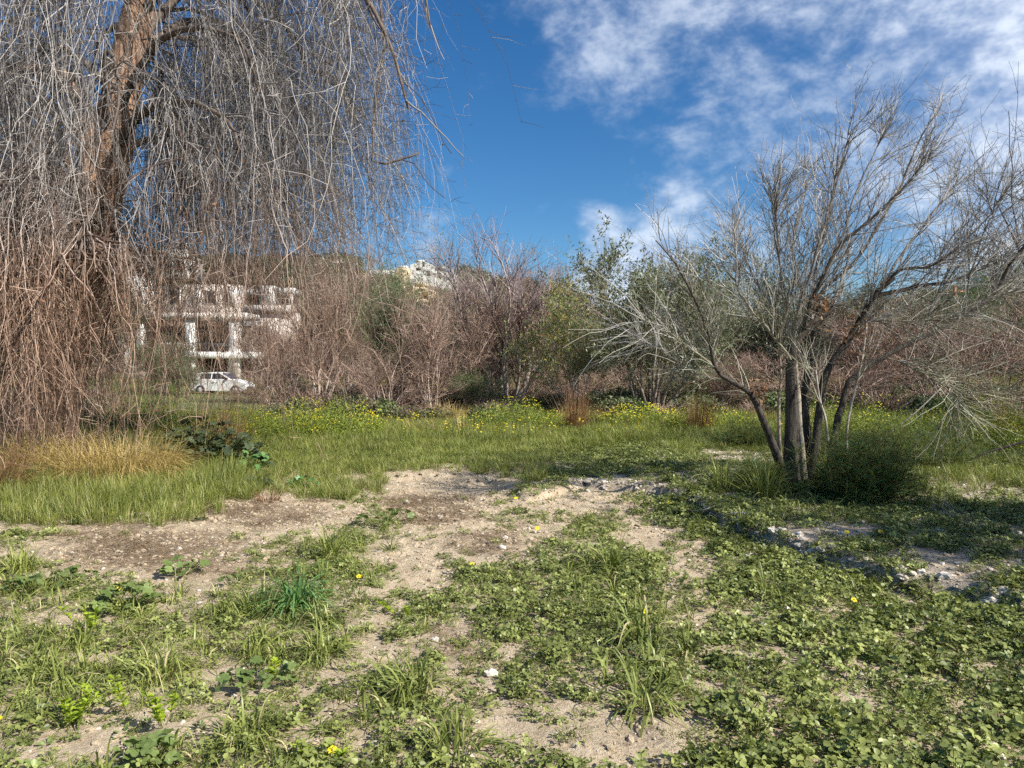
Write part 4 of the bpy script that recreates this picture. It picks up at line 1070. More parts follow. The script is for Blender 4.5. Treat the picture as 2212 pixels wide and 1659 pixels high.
plant(OLIVE_A, 'leafy_tree', 'shade tree standing just outside the right picture edge', 'tree', np.array([7.6, 4.9, gh(7.6, 4.9)]), 2.6, (.85, .62, .85), G_GRN)

# hillside scrub: a far mass
rng = np.random.default_rng(33)
SC = []
for k, (mt, nl) in enumerate((('brown_twig', 0), ('brown_twig', 0), ('scrub_green', 1500), ('scrub_olive', 1500))):
    r2 = np.random.default_rng(300 + k); g = Geo()
    nn = 700 if not nl else 60
    a = r2.uniform(0, 6.283, nn); tl = r2.uniform(0, 1.1, nn)
    d = np.stack([np.cos(a) * np.sin(tl), np.sin(a) * np.sin(tl), np.cos(tl)], -1)
    P = paths(r2, d * r2.uniform(0, .9, (nn, 1)), d + r2.normal(0, .3, (nn, 3)), r2.uniform(.3, 1.0, nn), 4, .2)
    g.add(*tubes(P, taper(np.full(nn, .016), .008, 4), 3), 0, np.repeat(r2.uniform(0, 1, nn), 12))
    if nl:
        c = r2.normal(0, 1, (nl, 3)); c = nrm(c) * (r2.uniform(.3, 1, (nl, 1))) * np.array([1.1, 1.1, .9]) + np.array([0, 0, .8]); c[:, 2] = np.maximum(c[:, 2], .05)
        v, f, tt = leaves(r2, c, r2.normal(size=(nl, 3)) + np.array([0, 0, .3]), r2.uniform(.12, .26, nl), .10); g.add(v, f, 1 if mt != 'brown_twig' else 0, tt)
    SC.append(g.obj('scrub', [M['brown_twig'], M[mt]], link=False))
d = rng.uniform(60, 124, 2600); ax = rng.uniform(-.9, .9, 2600); x, y = ax * d, d
z = np.maximum(hill_h(x, y), ground_h(x, y)); f = fbm(x * .08, y * .08, 311, 3); n = len(x)
ix = np.where(f + rng.normal(0, .12, n) < .50, rng.integers(0, 2, n), rng.integers(2, 4, n)); sc = rng.uniform(.7, 1.9, n) * np.interp(x, [-30, 20], [1.0, 1.25])
px, py = to_px(x, y, z + 1)
keep = ~((px > 770) & (px < 1000) & (y > 84)) & ~((px > 235) & (px < 640) & (y < 74)); x, y, z, ix, sc = x[keep], y[keep], z[keep], ix[keep], sc[keep]; n = len(x)
scatter('hillside_scrub', 'brown and green scrub covering the far hillside', 'scrub', np.stack([x, y, z - .1], -1), rand_rot(rng, n, .1), np.stack([sc, sc, sc * rng.uniform(.7, 1.2, n)], -1), ix, SC)


d = np.sqrt(rng.uniform(21 ** 2, 40 ** 2, 900)); x = rng.uniform(-.75, .75, 900) * d; y = d; px, py = to_px(x, y); k = ~((px > 230) & (px < 600)) & ~((y > 38.5)); x, y = x[k], y[k]; n = len(x)
f = fbm(x * .3, y * .3, 331, 3); ix = np.where(f + rng.normal(0, .1, n) < .52, rng.integers(0, 2, n), rng.integers(2, 4, n)); sc = rng.uniform(.25, .60, n)
BR = []
for k in range(4):
    o = SC[k].copy(); BR.append(o)
scatter('brush', 'low tangled brush filling the ground under the background bushes', 'undergrowth', place(x, y, -.05), rand_rot(rng, n, .15), np.stack([sc * 1.3, sc * 1.3, sc * rng.uniform(.6, 1.2, n)], -1), ix, BR)

# ---------------------------------------------------------------- buildings
def part_box(parent, org, name, mat, lo, hi, **kw):
    o = Geo().box(np.array(lo) - org, np.array(hi) - org).obj(name, mat, parent); return o


def bpx(px, d): return (px - 1106) / FPX * d
def bz(py, d): return at(1106, py, d)[2]


def apartment():
    d = 62.0; x = lambda p: bpx(p, d); z = lambda p: bz(p, d)
    org = np.array([x(400), d, .8]); root = empty('apartment_building', org)
    tag(root, 'white apartment building with open columns behind the weeping tree', 'building')
    B = lambda nm, mt, p0, p1, q0, q1, y0, y1: part_box(root, org, nm, M[mt], (x(p0), d + y0, z(q1)), (x(p1), d + y1, z(q0)))
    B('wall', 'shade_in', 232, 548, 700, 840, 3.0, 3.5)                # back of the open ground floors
    B('wall', 'white_wall', 240, 300, 704, 838, 0.5, 2.9)
    for p0, p1, q0, q1 in ((295, 310, 700, 838), (400, 421, 692, 838), (494, 517, 690, 838)): B('column', 'white_wall', p0, p1, q0, q1, 0, .55)
    B('floor_slab', 'white_wall', 290, 548, 760, 774, -.25, 2.9)
    B('floor_slab', 'pink_wall', 250, 536, 676, 689, -.2, 2.95)
    B('balcony_wall', 'pink_wall', 252, 335, 648, 676, -.15, .05); B('balcony_wall', 'pink_wall', 345, 400, 740, 760, -.1, .1)
    B('wall', 'white_wall', 236, 315, 596, 676, .3, 3.2); B('wall', 'white_wall', 279, 398, 552, 596, .8, 4.0); B('wall', 'pink_wall', 330, 500, 610, 677, 1.6, 3.1)
    B('roof_parapet', 'white_wall', 334, 398, 536, 550, 1.0, 1.25); B('roof_parapet', 'white_wall', 272, 402, 549, 553, .6, 4.1)
    B('post', 'white_wall', 352, 358, 524, 536, 1.0, 1.3); B('post', 'white_wall', 388, 394, 522, 536, 1.0, 1.3)
    B('pier', 'white_wall', 405, 417, 628, 650, 1.3, 1.58); B('pier', 'white_wall', 480, 494, 620, 652, 1.3, 1.58)
    for p0, p1, q0, q1, yy in ((342, 362, 560, 582, .8), (372, 392, 560, 582, .8), (288, 300, 562, 584, .8), (350, 372, 624, 652, 1.6), (428, 452, 624, 652, 1.6), (258, 280, 612, 634, .3), (330, 350, 782, 806, 3.0), (375, 392, 782, 806, 3.0), (440, 480, 784, 826, 3.0), (330, 380, 702, 742, 3.0), (430, 480, 702, 742, 3.0)):
        w = B('window', 'white_wall', p0 - 2, p1 + 2, q0 - 2, q1 + 2, yy - .06, yy - .003)
        pane = part_box(root, org, 'pane', M['glass'], (x(p0), d + yy - .075, z(q1)), (x(p1), d + yy - .061, z(q0))); pane.parent = w
    r_ = B('railing', 'iron', 400, 494, 742, 744, .15, .2)
    for k in range(14):
        o = part_box(root, org, 'baluster', M['iron'], (x(402 + k * 6.8), d + .16, z(760)), (x(403 + k * 6.8), d + .19, z(744))); o.parent = r_


def pavilion():
    d = 78.0; x = lambda p: bpx(p, d); z = lambda p: bz(p, d)
    org = np.array([x(580), d, z(690)]); root = empty('white_pavilion', org)
    tag(root, 'flat white concrete house frame on the slope above the white car', 'building')
    B = lambda nm, mt, p0, p1, q0, q1, y0, y1: part_box(root, org, nm, M[mt], (x(p0), d + y0, z(q1)), (x(p1), d + y1, z(q0)))
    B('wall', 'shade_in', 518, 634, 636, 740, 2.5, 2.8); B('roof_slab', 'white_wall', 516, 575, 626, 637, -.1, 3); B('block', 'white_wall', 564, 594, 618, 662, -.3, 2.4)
    B('roof_slab', 'white_wall', 594, 636, 622, 634, -.05, 3); B('post', 'white_wall', 624, 632, 634, 664, 0, .4); B('post', 'white_wall', 520, 526, 637, 664, 0, .4)
    B('balcony_wall', 'pink_wall', 516, 640, 660, 676, -.6, -.3); B('wall', 'pink_wall', 516, 640, 676, 760, -.25, 2.4)
    w = B('window', 'white_wall', 534, 554, 642, 660, 2.42, 2.497); o = part_box(root, org, 'pane', M['glass'], (x(536), d + 2.40, z(659)), (x(552), d + 2.419, z(643))); o.parent = w
    w = B('window', 'white_wall', 600, 618, 640, 660, 2.42, 2.497); o = part_box(root, org, 'pane', M['glass'], (x(602), d + 2.40, z(659)), (x(616), d + 2.419, z(641))); o.parent = w


def long_wall():
    d = 108.0; x = lambda p: bpx(p, d); z = lambda p: bz(p, d)
    org = np.array([x(640), d, z(600)]); root = empty('terrace_wall', org)
    tag(root, 'long white terrace wall with a railing along the hillside crest', 'wall')
    B = lambda nm, mt, p0, p1, q0, q1, y0, y1: part_box(root, org, nm, M[mt], (x(p0), d + y0, z(q1)), (x(p1), d + y1, z(q0)))
    B('wall', 'white_wall', 540, 626, 575, 604, 0, .5); B('wall', 'white_wall', 626, 712, 587, 606, .1, .6); B('wall', 'tan_wall', 712, 790, 590, 612, .2, .7)
    B('wall', 'white_wall', 776, 858, 583, 596, .3, .7); B('roof_slab', 'white_wall', 634, 760, 567, 570, -.5, 2.5)
    for p in range(636, 764, 18): B('post', 'white_wall', p, p + 3, 570, 588, -.3, -.05)
    for p in range(780, 858, 12): B('post', 'white_wall', p, p + 1.5, 578, 583.5, .4, .55)


def hill_house():
    d = 105.0; x = lambda p: bpx(p, d); z = lambda p: bz(p, d)
    org = np.array([x(910), d, z(606)]); root = empty('white_house', org); root.rotation_euler = (0, 0, 0)
    tag(root, 'small white house with stepped roof on the hilltop', 'house')
    B = lambda nm, mt, p0, p1, q0, q1, y0, y1: part_box(root, org, nm, M[mt], (x(p0), d + y0, z(q1)), (x(p1), d + y1, z(q0)))
    def prism(nm, pts, y0, y1, mt='white_wall'):
        n = len(pts); v = [(x(a), d + y0, z(b)) for a, b in pts] + [(x(a), d + y1, z(b)) for a, b in pts]
        g = Geo(); v = np.array(v) - org
        g.add(v, [tuple(range(n))] if n == 4 else [tuple(range(n))]); g.add(v, [tuple(range(2 * n - 1, n - 1, -1))]); g.add(v, [(i, n + i, n + (i + 1) % n, (i + 1) % n) for i in range(n)])
        return g.obj(nm, M[mt], root)
    prism('wall', [(887, 625), (887, 572), (914, 565), (940, 574), (940, 625)], 0, 4.5)
    prism('wall', [(940, 625), (940, 578), (962, 583), (984, 592), (984, 625)], .4, 4.2)
    B('roof_parapet', 'white_wall', 898, 916, 562, 566, .2, 2); B('parapet', 'white_wall', 938, 966, 577, 581, .2, .5)
    for p0, p1, q0, q1 in ((900, 909, 580, 584), (914, 917.5, 566, 576), (948, 953, 590, 599), (924, 929, 586, 596)):
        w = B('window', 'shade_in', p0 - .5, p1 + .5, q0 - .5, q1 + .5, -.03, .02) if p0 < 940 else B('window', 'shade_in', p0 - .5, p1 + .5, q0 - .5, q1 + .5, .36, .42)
        yy = -.05 if p0 < 940 else .34
        o = part_box(root, org, 'pane', M['glass'], (x(p0), d + yy, z(q1)), (x(p1), d + yy + .018, z(q0))); o.parent = w
    # rubble block beside it
    org2 = np.array([x(870), d, z(606)]); r2 = empty('stone_ruin', org2); tag(r2, 'tan stone block with white rim beside the hilltop house', 'ruin')
    part_box(r2, org2, 'wall', M['tan_wall'], (x(856), d - .6, z(628)), (x(886), d + 3, z(581))); part_box(r2, org2, 'rim', M['white_wall'], (x(861), d - .3, z(581)), (x(880), d + 2, z(575)))
    part_box(r2, org2, 'buttress', M['tan_wall'], (x(853), d - .9, z(628)), (x(860), d + 2, z(590)))


apartment(); pavilion(); long_wall(); hill_house()

# tan rock face on the slope
rng = np.random.default_rng(71); d = 94.0
org = np.array([bpx(895, d), d, bz(655, d)]); root = empty('rock_face', org); tag(root, 'yellowish rock face below the white hilltop house', 'rock')
RK = [rock_mesh(400 + k, M['tan_wall'], 2) for k in range(4)]
for k in range(46):
    p = rng.uniform(842, 945); q = rng.uniform(612, 652) + abs(p - 895) * .12
    o = bpy.data.objects.new('rock', RK[k % 4]); COL.objects.link(o); o.parent = root
    o.location = (bpx(p, d) - org[0], rng.uniform(-1, 1) + (640 - q) * .08, bz(q, d) - org[2]); o.scale = (rng.uniform(1.0, 2.2), rng.uniform(1, 2), rng.uniform(.9, 2.2)); o.rotation_euler = tuple(rng.uniform(-.5, .5, 3))

# low white building at the far right and the wooden pole
d = 75.0; org = np.array([bpx(2155, d), d, bz(730, d)]); root = empty('white_shed', org); tag(root, 'low white walled building far behind the right-hand bushes', 'building')
part_box(root, org, 'wall', M['white_wall'], (bpx(2118, d), d, bz(760, d)), (bpx(2196, d), d + 5, bz(712, d)))
part_box(root, org, 'roof_parapet', M['white_wall'], (bpx(2127, d), d - .2, bz(712.2, d)), (bpx(2183, d), d + 5, bz(705, d)))
for k in range(5): part_box(root, org, 'window', M['glass'], (bpx(2124 + k * 14, d), d - .03, bz(724, d)), (bpx(2131 + k * 14, d), d + .02, bz(716, d)))
d = 48.0; b0 = spot(2060, d); root = empty('wooden_pole', b0); tag(root, 'brown wooden utility pole rising behind the olive trees', 'pole')
zt = bz(620, d); limb_geo(np.array([(0, 0, -.2), (0.02, 0, zt * .5), (0.0, 0, zt - b0[2])]), np.array([.14, .125, .11]), 10).obj('post', M['pole'], root, True)
Geo().box((-.6, -.05, zt - b0[2] - .35), (.6, .05, zt - b0[2] - .24)).obj('crossarm', M['pole'], root)
for k in (-.5, .5): limb_geo(np.array([(k, 0, zt - b0[2] - .24), (k, 0, zt - b0[2] - .1)]), np.array([.04, .03]), 8).obj('insulator', M['lamp'], root, True)


# ---------------------------------------------------------------- the parked car
def car():
    d = 50.0; nose = bpx(543, d); org = np.array([nose - 1.9, d, gh(nose - 1.9, d)])
    root = empty('parked_car', org, R(-4)); tag(root, 'white hatchback parked beside the apartment building', 'car')
    HW = .82
    prof = [(-1.86, .42), (-1.90, .62), (-1.86, .92), (-1.74, 1.02), (0.72, .98), (1.35, .88), (1.72, .76), (1.86, .60), (1.87, .38), (1.70, .24), (-1.72, .24)]
    def extr(pts, hw_lo, hw_hi=None, zmid=None):
        n = len(pts); v = []
        for sgn in (-1, 1):
            for a, b in pts:
                w = hw_lo * (1 - .10 * max(0, (abs(a) - 1.3)) / .6)
                if hw_hi is not None: w = hw_lo + (hw_hi - hw_lo) * (b - zmid) / .5
                v.append((a, sgn * w, b))
        g = Geo(); g.add(v, [tuple(range(n))]); g.add(v, [tuple(range(2 * n - 1, n - 1, -1))]); g.add(v, [(i, n + i, n + (i + 1) % n, (i + 1) % n) for i in range(n)]); return g
    body = extr(prof, HW).obj('body', M['car_paint'], root)
    b = body.modifiers.new('soft', 'BEVEL'); b.width = .07; b.segments = 3; b.limit_method = 'ANGLE'
    cab = extr([(-1.78, .99), (-1.55, 1.38), (-1.2, 1.47), (-.2, 1.49), (.15, 1.43), (.95, .96)], .78, .62, .98).obj('cabin', M['car_paint'], root)
    b = cab.modifiers.new('soft', 'BEVEL'); b.width = .05; b.segments = 3; b.limit_method = 'ANGLE'
    def pane(pts, nm='window'):
        v = [np.array(p) for p in pts]; n = np.cross(v[1] - v[0], v[2] - v[0]); n = n / np.linalg.norm(n) * .015
        g = Geo(); k = len(v); vv = [p + n for p in v] + [p - n for p in v]
        g.add(vv, [tuple(range(k))]); g.add(vv, [tuple(range(2 * k - 1, k - 1, -1))]); g.add(vv, [(i, k + i, k + (i + 1) % k, (i + 1) % k) for i in range(k)])
        return g.obj(nm, M['glass'], root)
    def wy(z): return .78 + (.62 - .78) * (z - .98) / .5
    for s in (-1, 1):
        pane([(a, s * wy(z), z) for a, z in ((-.42, 1.03), (-.42, 1.40), (.08, 1.39), (.70, 1.03))]); pane([(a, s * wy(z), z) for a, z in ((-1.25, 1.05), (-1.20, 1.38), (-.50, 1.40), (-.50, 1.03))])
        m = Geo().box((.55, s * .86 - .08, 1.0), (.70, s * .86 + .08, 1.12)).obj('mirror', M['rubber'], root); b = m.modifiers.new('soft', 'BEVEL'); b.width = .03; b.segments = 2
        lamp = Geo().box((1.60, s * .62 - .13, .64), (1.83, s * .62 + .13, .76)).obj('headlight', M['lamp'], root)
        for wx in (-1.22, 1.18):
            P = np.array([(wx, s * (HW - .17), .30), (wx, s * (HW - .16), .30), (wx, s * (HW + .01), .30), (wx, s * (HW + .02), .30)])
            w = limb_geo(P, np.array([.02, .30, .30, .20]), 20).obj('wheel', M['rubber'], root)
            rm = limb_geo(np.array([(wx, s * (HW + .0), .30), (wx, s * (HW + .028), .30)]), np.array([.19, .17]), 14).obj('rim', M['alloy'], w)
        Geo().box((-.47, s * .824 - .004, .35), (-.45, s * .824 + .004, .97)).obj('door_seam', M['rubber'], root)
        dh = Geo().box((-.36, s * .825 - .02, .84), (-.18, s * .825 + .02, .88)).obj('door_handle', M['car_paint'], root)
    pane([(.86, -.70, 1.02), (.86, .70, 1.02), (.20, .60, 1.40), (.20, -.60, 1.40)], 'windscreen')
    Geo().box((1.80, -.5, .40), (1.885, .5, .52)).obj('grille', M['rubber'], root)


car()


# ---------------------------------------------------------------- plants of the middle ground
def filaments(rng, n, ctr_fn, ln, K, wander, bend, r, g, sides=3, mat=0):
    st, d = ctr_fn(n); P = paths(rng, st, d, ln, K, wander, bend)
    P[..., 2] = np.maximum(P[..., 2], .01)
    g.add(*tubes(P, taper(np.full(n, r), r * .4, K), sides), mat, np.repeat(rng.uniform(0, 1, n), K * sides)); return P


def fennel(name, label, loc, W_, H_, n_stalk, n_fil, seed, group):
    rng = np.random.default_rng(seed); root = empty(name, loc); tag(root, label, 'bush', group)
    g = Geo(); a = rng.uniform(0, 6.283, n_stalk); tl = rng.uniform(.05, 1.15, n_stalk)
    d = np.stack([np.cos(a) * np.sin(tl), np.sin(a) * np.sin(tl), np.cos(tl)], -1)
    st = np.stack([np.cos(a), np.sin(a), 0 * a], -1) * rng.uniform(0, .22, (n_stalk, 1)) * W_
    ln = rng.uniform(.45, .95, n_stalk) * np.interp(tl, [0, 1.15], [H_, W_ * .62])
    P = paths(rng, st, d, ln, 8, .09, (0, 0, -.03)); P[..., 2] = np.maximum(P[..., 2], .02)
    g.add(*tubes(P, taper(np.full(n_stalk, .006), .0025, 8), 3), 0, np.repeat(rng.uniform(0, .6, n_stalk), 24)); tag(g.obj('stalks', M['fennel'], root, True), kind='stuff')
    g = Geo(); s, tn, par, t = along(rng, P, n_fil // 8, .2, 1)
    Q = paths(rng, s, fork(rng, tn, 20, 75), rng.uniform(.08, .24, len(s)), 5, .12, (0, 0, -.02))
    s2, tn2, par2, t2 = along(rng, Q, n_fil, .1, 1)
    zv, zf, zt = leaves(rng, s2, fork(rng, tn2, 20, 70), rng.uniform(.04, .12, n_fil), .0045)
    g.add(*tubes(Q, taper(np.full(len(s), .0022), .0014, 5), 3), 0, np.repeat(rng.uniform(0, .8, len(s)), 15))
    g.add(zv, zf, 0, zt)
    tag(g.obj('foliage', M['fennel'], root, True), kind='stuff')


G_F = 'feathery green bushes'
fennel('fennel_bush', 'large dark feathery bush around the foot of the bare tree', spot(1862, 8.3), 1.15, .92, 220, 21000, 501, G_F)
fennel('fennel_bush', 'small feathery bush in the grass left of the bare tree', spot(1608, 14.0), 1.0, .62, 110, 7000, 502, G_F)
fennel('fennel_bush', 'dark feathery bush right of the bare tree beyond the ledge', spot(2010, 11.2), 1.4, .75, 150, 9000, 503, G_F)
fennel('fennel_bush', 'low feathery tuft against the left foot of the bare tree', spot(1640, 8.9), .6, .42, 80, 4500, 504, G_F)


def mound(name, label, loc, W_, Dp, H_, nleaf, nflower, seed, mat, group, lsize=.04, flower_r=.019):
    """leafy mound of many stalks, dotted with small yellow flowers"""
    rng = np.random.default_rng(seed); root = empty(name, loc); tag(root, label, 'bush', group)
    def surf(n, inner):
        a = rng.uniform(0, 6.283, n); r = np.sqrt(rng.uniform(0, 1, n)); x = r * np.cos(a); y = r * np.sin(a)
        top = np.sqrt(np.maximum(1 - r ** 2.4, .02)) * (0.25 + 1.3 * fbm(x * 3.2 + seed, y * 3.2, seed, 3))
        z = top * (rng.uniform(inner, 1, n)); return np.stack([x * W_ / 2, y * Dp / 2, z * H_], -1)
    c = surf(nleaf, .15); g = Geo()
    v, f, tt = leaves(rng, c, rng.normal(size=(nleaf, 3)) + np.array([0, 0, .9]), lsize * rng.uniform(.7, 1.5, nleaf), lsize * .5)
    g.add(v, f, 0, tt); tag(g.obj('foliage', M[mat], root), kind='stuff')
    g = Geo(); nb = 90; b = surf(nb, .6) * np.array([.6, .6, .9]); P = np.stack([b * np.array([.5, .5, 0]), b * np.array([.8, .8, .55]), b], 1)
    g.add(*tubes(P, np.full((nb, 3), .004), 3)); tag(g.obj('stems', M['lawn'], root), kind='stuff')
    if nflower:
        c = surf(nflower, .93) + np.array([0, 0, .03]); c = c + (c * np.array([.05, .05, 0])); g = Geo()
        cl = fbm(c[:, 0] * 1.4, c[:, 1] * 1.4 + c[:, 2] * 1.5, seed + 3, 2); c = c[cl > .46]; n = len(c)
        for k in range(4):
            a = k * 1.57 + rng.normal(0, .2, n); D = np.stack([np.cos(a), np.sin(a), np.full(n, .25)], -1)
            round_leaf(rng, c, np.tile(np.array([[0, -.45, 1.0]]), (n, 1)) + rng.normal(0, .3, (n, 3)), D, flower_r, flower_r * .9, g, 0)
        tag(g.obj('flowers', M['petal'], root), kind='stuff')


G_M = 'yellow-flowered bushes along the grass'
mound('flower_bush', 'broad green bush dotted with yellow flowers below the white car', spot(600, 17.0), 3.4, 2.4, .80, 9000, 520, 521, 'ylw_bush', G_M)
mound('flower_bush', 'rounded green bush full of yellow flowers under the tall brown bush', spot(730, 17.3), 2.3, 2.0, .92, 8000, 420, 522, 'ylw_bush', G_M)
mound('flower_bush', 'bright lime green flowering mound right of the dry brush', spot(1095, 19.0), 2.6, 1.8, .78, 8000, 340, 523, 'ylw_bush', G_M)
mound('flower_bush', 'low flowering bush at the foot of the wide olive tree', spot(1375, 18.3), 2.6, 1.6, .62, 6000, 330, 524, 'ylw_bush', G_M)
mound('flower_bush', 'yellow-dotted bush at the right edge beyond the fennel', spot(2110, 13.8), 2.8, 2.0, .88, 8000, 300, 525, 'ylw_bush', G_M)
mound('flower_bush', 'shaded green flowering bush under the weeping curtain', spot(440, 16.8), 2.8, 2.2, .8, 7000, 260, 526, 'ylw_bush', G_M)
mound('flower_bush', 'low green flowering bush between mound and olive tree', spot(1245, 18.8), 1.8, 1.4, .55, 4000, 120, 527, 'ylw_bush', G_M)
mound('flower_bush', 'dark green flowering growth behind the straw clump', spot(300, 17.0), 2.6, 2.0, .9, 6000, 120, 528, 'darkleaf', G_M)
mound('flower_bush', 'green flowering bush seen between the bare tree stems', spot(1840, 16.5), 3.2, 1.6, .8, 6000, 120, 529, 'ylw_bush', G_M)
mound('flower_bush', 'grassy green bush left of the rusty weed', spot(1530, 17.5), 2.4, 1.4, .7, 5000, 60, 530, 'ylw_bush', G_M)


def dry_clump(name, label, loc, W_, H_, n, seed, mat, lean=.8, group=None, droop=.25, w=.006, cat='grass clump'):
    rng = np.random.default_rng(seed); root = empty(name, loc); tag(root, label, cat, group)
    g = blade_geo(rng, n, W_ * .42, H_ * .6, H_ * 1.5, w, droop, lean, 7, curl=(.02, -.01, 0)); tag(g.obj('blades', M[mat], root), kind='stuff')
    g = Geo(); m = max(12, n // 30); a = rng.uniform(0, 6.283, m); st = np.stack([np.cos(a), np.sin(a), 0 * a], -1) * rng.uniform(0, .4, (m, 1)) * W_
    P = paths(rng, st, np.stack([np.cos(a) * .5, np.sin(a) * .5, np.ones(m)], -1), rng.uniform(.6, 1.25, m) * H_, 7, .12, (0, 0, -.04)); g.add(*tubes(P, taper(np.full(m, .004), .002, 7), 3), 0, np.repeat(rng.uniform(0, 1, m), 21))
    tag(g.obj('stalks', M[mat], root), kind='stuff')


FL = []
for k in range(3):
    r2 = np.random.default_rng(760 + k); g = Geo()
    for q in range(3):
        top = np.array([r2.normal(0, .05), r2.normal(0, .05), r2.uniform(.25, .55)]); P = spline([(top[0] * .2, top[1] * .2, 0), (top[0] * .7, top[1] * .7, top[2] * .6), top], 4); g.add(*tubes(P[None], np.full((1, 4), .002), 3), 1)
        for e in range(4): round_leaf(r2, top[None], np.array([[.25, -.5, 1.0]]), np.array([[math.cos(e * 1.57), math.sin(e * 1.57), .3]]), .02, .018, g, 0)
    FL.append(g.obj('flower_stem', [M['petal'], M['lawn']], link=False))
r2 = np.random.default_rng(77); x, y = field(r2, 5200, 13.5, 21.0, .75); px, py = to_px(x, y); f = fbm(x * .9, y * .9, 781, 3)
k = (r2.uniform(0, 1, len(x)) < sstep(.48, .72, f) * np.interp(px, [380, 520, 850, 950, 1500, 1700, 1900, 2212], [.3, 1, .8, .35, .6, .15, .25, .5])) & (py < 965); x, y = x[k], y[k]; n = len(x)
scatter('flower_drift', 'loose drifts of small yellow flowers in the far grass', 'flowers', place(x, y), rand_rot(r2, n, .12), np.stack([np.ones(n)] * 2 + [r2.uniform(.5, 1.2, n)], -1), r2.integers(0, 3, n), FL)

G_D = 'dry grass clumps'
dry_clump('dry_grass_clump', 'big arching clump of golden dry grass beside the weeping trunk', spot(260, 10.6), 1.75, .66, 4200, 541, 'straw', .85, G_D, .28, .008)
dry_clump('dry_grass_clump', 'pale dry grass heap at the foot of the weeping trunk', spot(105, 11.2), 1.7, .66, 3000, 542, 'straw', .75, G_D, .24, .008)
dry_clump('dry_grass_clump', 'brown dry grass sticking in at the left picture edge', spot(-25, 9.3), .9, .6, 1000, 543, 'rust', .9, G_D, .2, .005)
dry_clump('dry_grass_clump', 'pale straw tuft below the broad reddish bush', spot(975, 21.5), 1.2, .62, 700, 544, 'straw', .7, G_D, .2, .01)
dry_clump('dry_grass_clump', 'small straw tuft between the brush and the flowering mound', spot(905, 22.5), 1.6, .4, 600, 545, 'thatch', .9, G_D, .2, .012)
dry_clump('rusty_weed', 'rust brown dead weed standing in the grass below the lime tree', spot(1245, 17.6), .55, .85, 420, 546, 'rust', .35, 'rusty dead weeds', .03, .008, 'weed')
dry_clump('rusty_weed', 'rust brown dead weed in the grass left of the bare tree', spot(1512, 17.0), .5, .78, 380, 547, 'rust', .4, 'rusty dead weeds', .03, .008, 'weed')
dry_clump('rusty_weed', 'rust brown dead weed at the far right edge', spot(2195, 15.0), .9, .9, 420, 548, 'rust', .4, 'rusty dead weeds', .03, .008, 'weed')
dry_clump('rusty_weed', 'orange brown dead weed among flowers near the olive tree foot', spot(1310, 18.6), .6, .5, 320, 549, 'rust', .5, 'rusty dead weeds', .05, .008, 'weed')
dry_clump('rusty_weed', 'dead brown seed heads over the dark broad-leaved plant', spot(480, 12.6), .7, .85, 420, 550, 'rust', .35, 'rusty dead weeds', .08, .006, 'weed')
dry_clump('dry_grass_clump', 'tuft of brown dead stalks in the grass left of the bare patch', spot(575, 9.0), .35, .16, 200, 551, 'rust', 1.1, G_D, .2, .004)

# mallow: round lobed leaves on stalks; every leaf a part
def mallow_leaf(seed, mat):
    rng = np.random.default_rng(seed); n = 15; g = Geo()
    a = np.linspace(.25, 2 * math.pi - .25, n) - math.pi / 2 + math.pi; r = .5 * (1 + .10 * np.cos(a * 5) + rng.normal(0, .03, n)); zz = .07 * np.cos(np.arange(n) * 2.1) + .05
    v = np.vstack([[(0, 0, 0)], np.stack([r * np.cos(a), r * np.sin(a), zz], -1)]); g.add(v, [(0, i + 1, i + 2) for i in range(n - 1)], 0, rng.uniform(0, 1))
    return g.mesh('leaf', [mat], False)


ML = [mallow_leaf(560 + k, M['broad']) for k in range(4)]; MD = [mallow_leaf(570 + k, M['darkleaf']) for k in range(4)]; ME = [mallow_leaf(575 + k, M['emerald']) for k in range(2)]


def mallow(label, loc, W_, H_, n, size, seed, meshes, group, cat='plant', name='mallow_plant', dy=1.0):
    rng = np.random.default_rng(seed); root = empty(name, loc); tag(root, label, cat, group)
    g = Geo(); P = []
    for k in range(n):
        a = rng.uniform(0, 6.283); r = math.sqrt(rng.uniform(0, 1)); h = H_ * rng.uniform(.35, 1) * (1 - .55 * r * r)
        p = np.array([r * math.cos(a) * W_ / 2, r * math.sin(a) * W_ / 2 * dy, h + .02])
        o = bpy.data.objects.new('leaf', meshes[k % len(meshes)]); COL.objects.link(o); o.parent = root; s = size * rng.uniform(.6, 1.25)
        o.location = tuple(p); o.scale = (s, s, s); o.rotation_euler = (rng.normal(.25, .35), rng.normal(0, .35) + .3 * math.cos(a), rng.uniform(0, 6.283))
        P.append([p * np.array([.25, .25, 0]), p * np.array([.7, .7, .65]), p])
    g.add(*tubes(np.array(P), np.full((n, 3), .0028 * size / .08), 3)); tag(g.obj('stems', M['lawn'], root), kind='stuff')


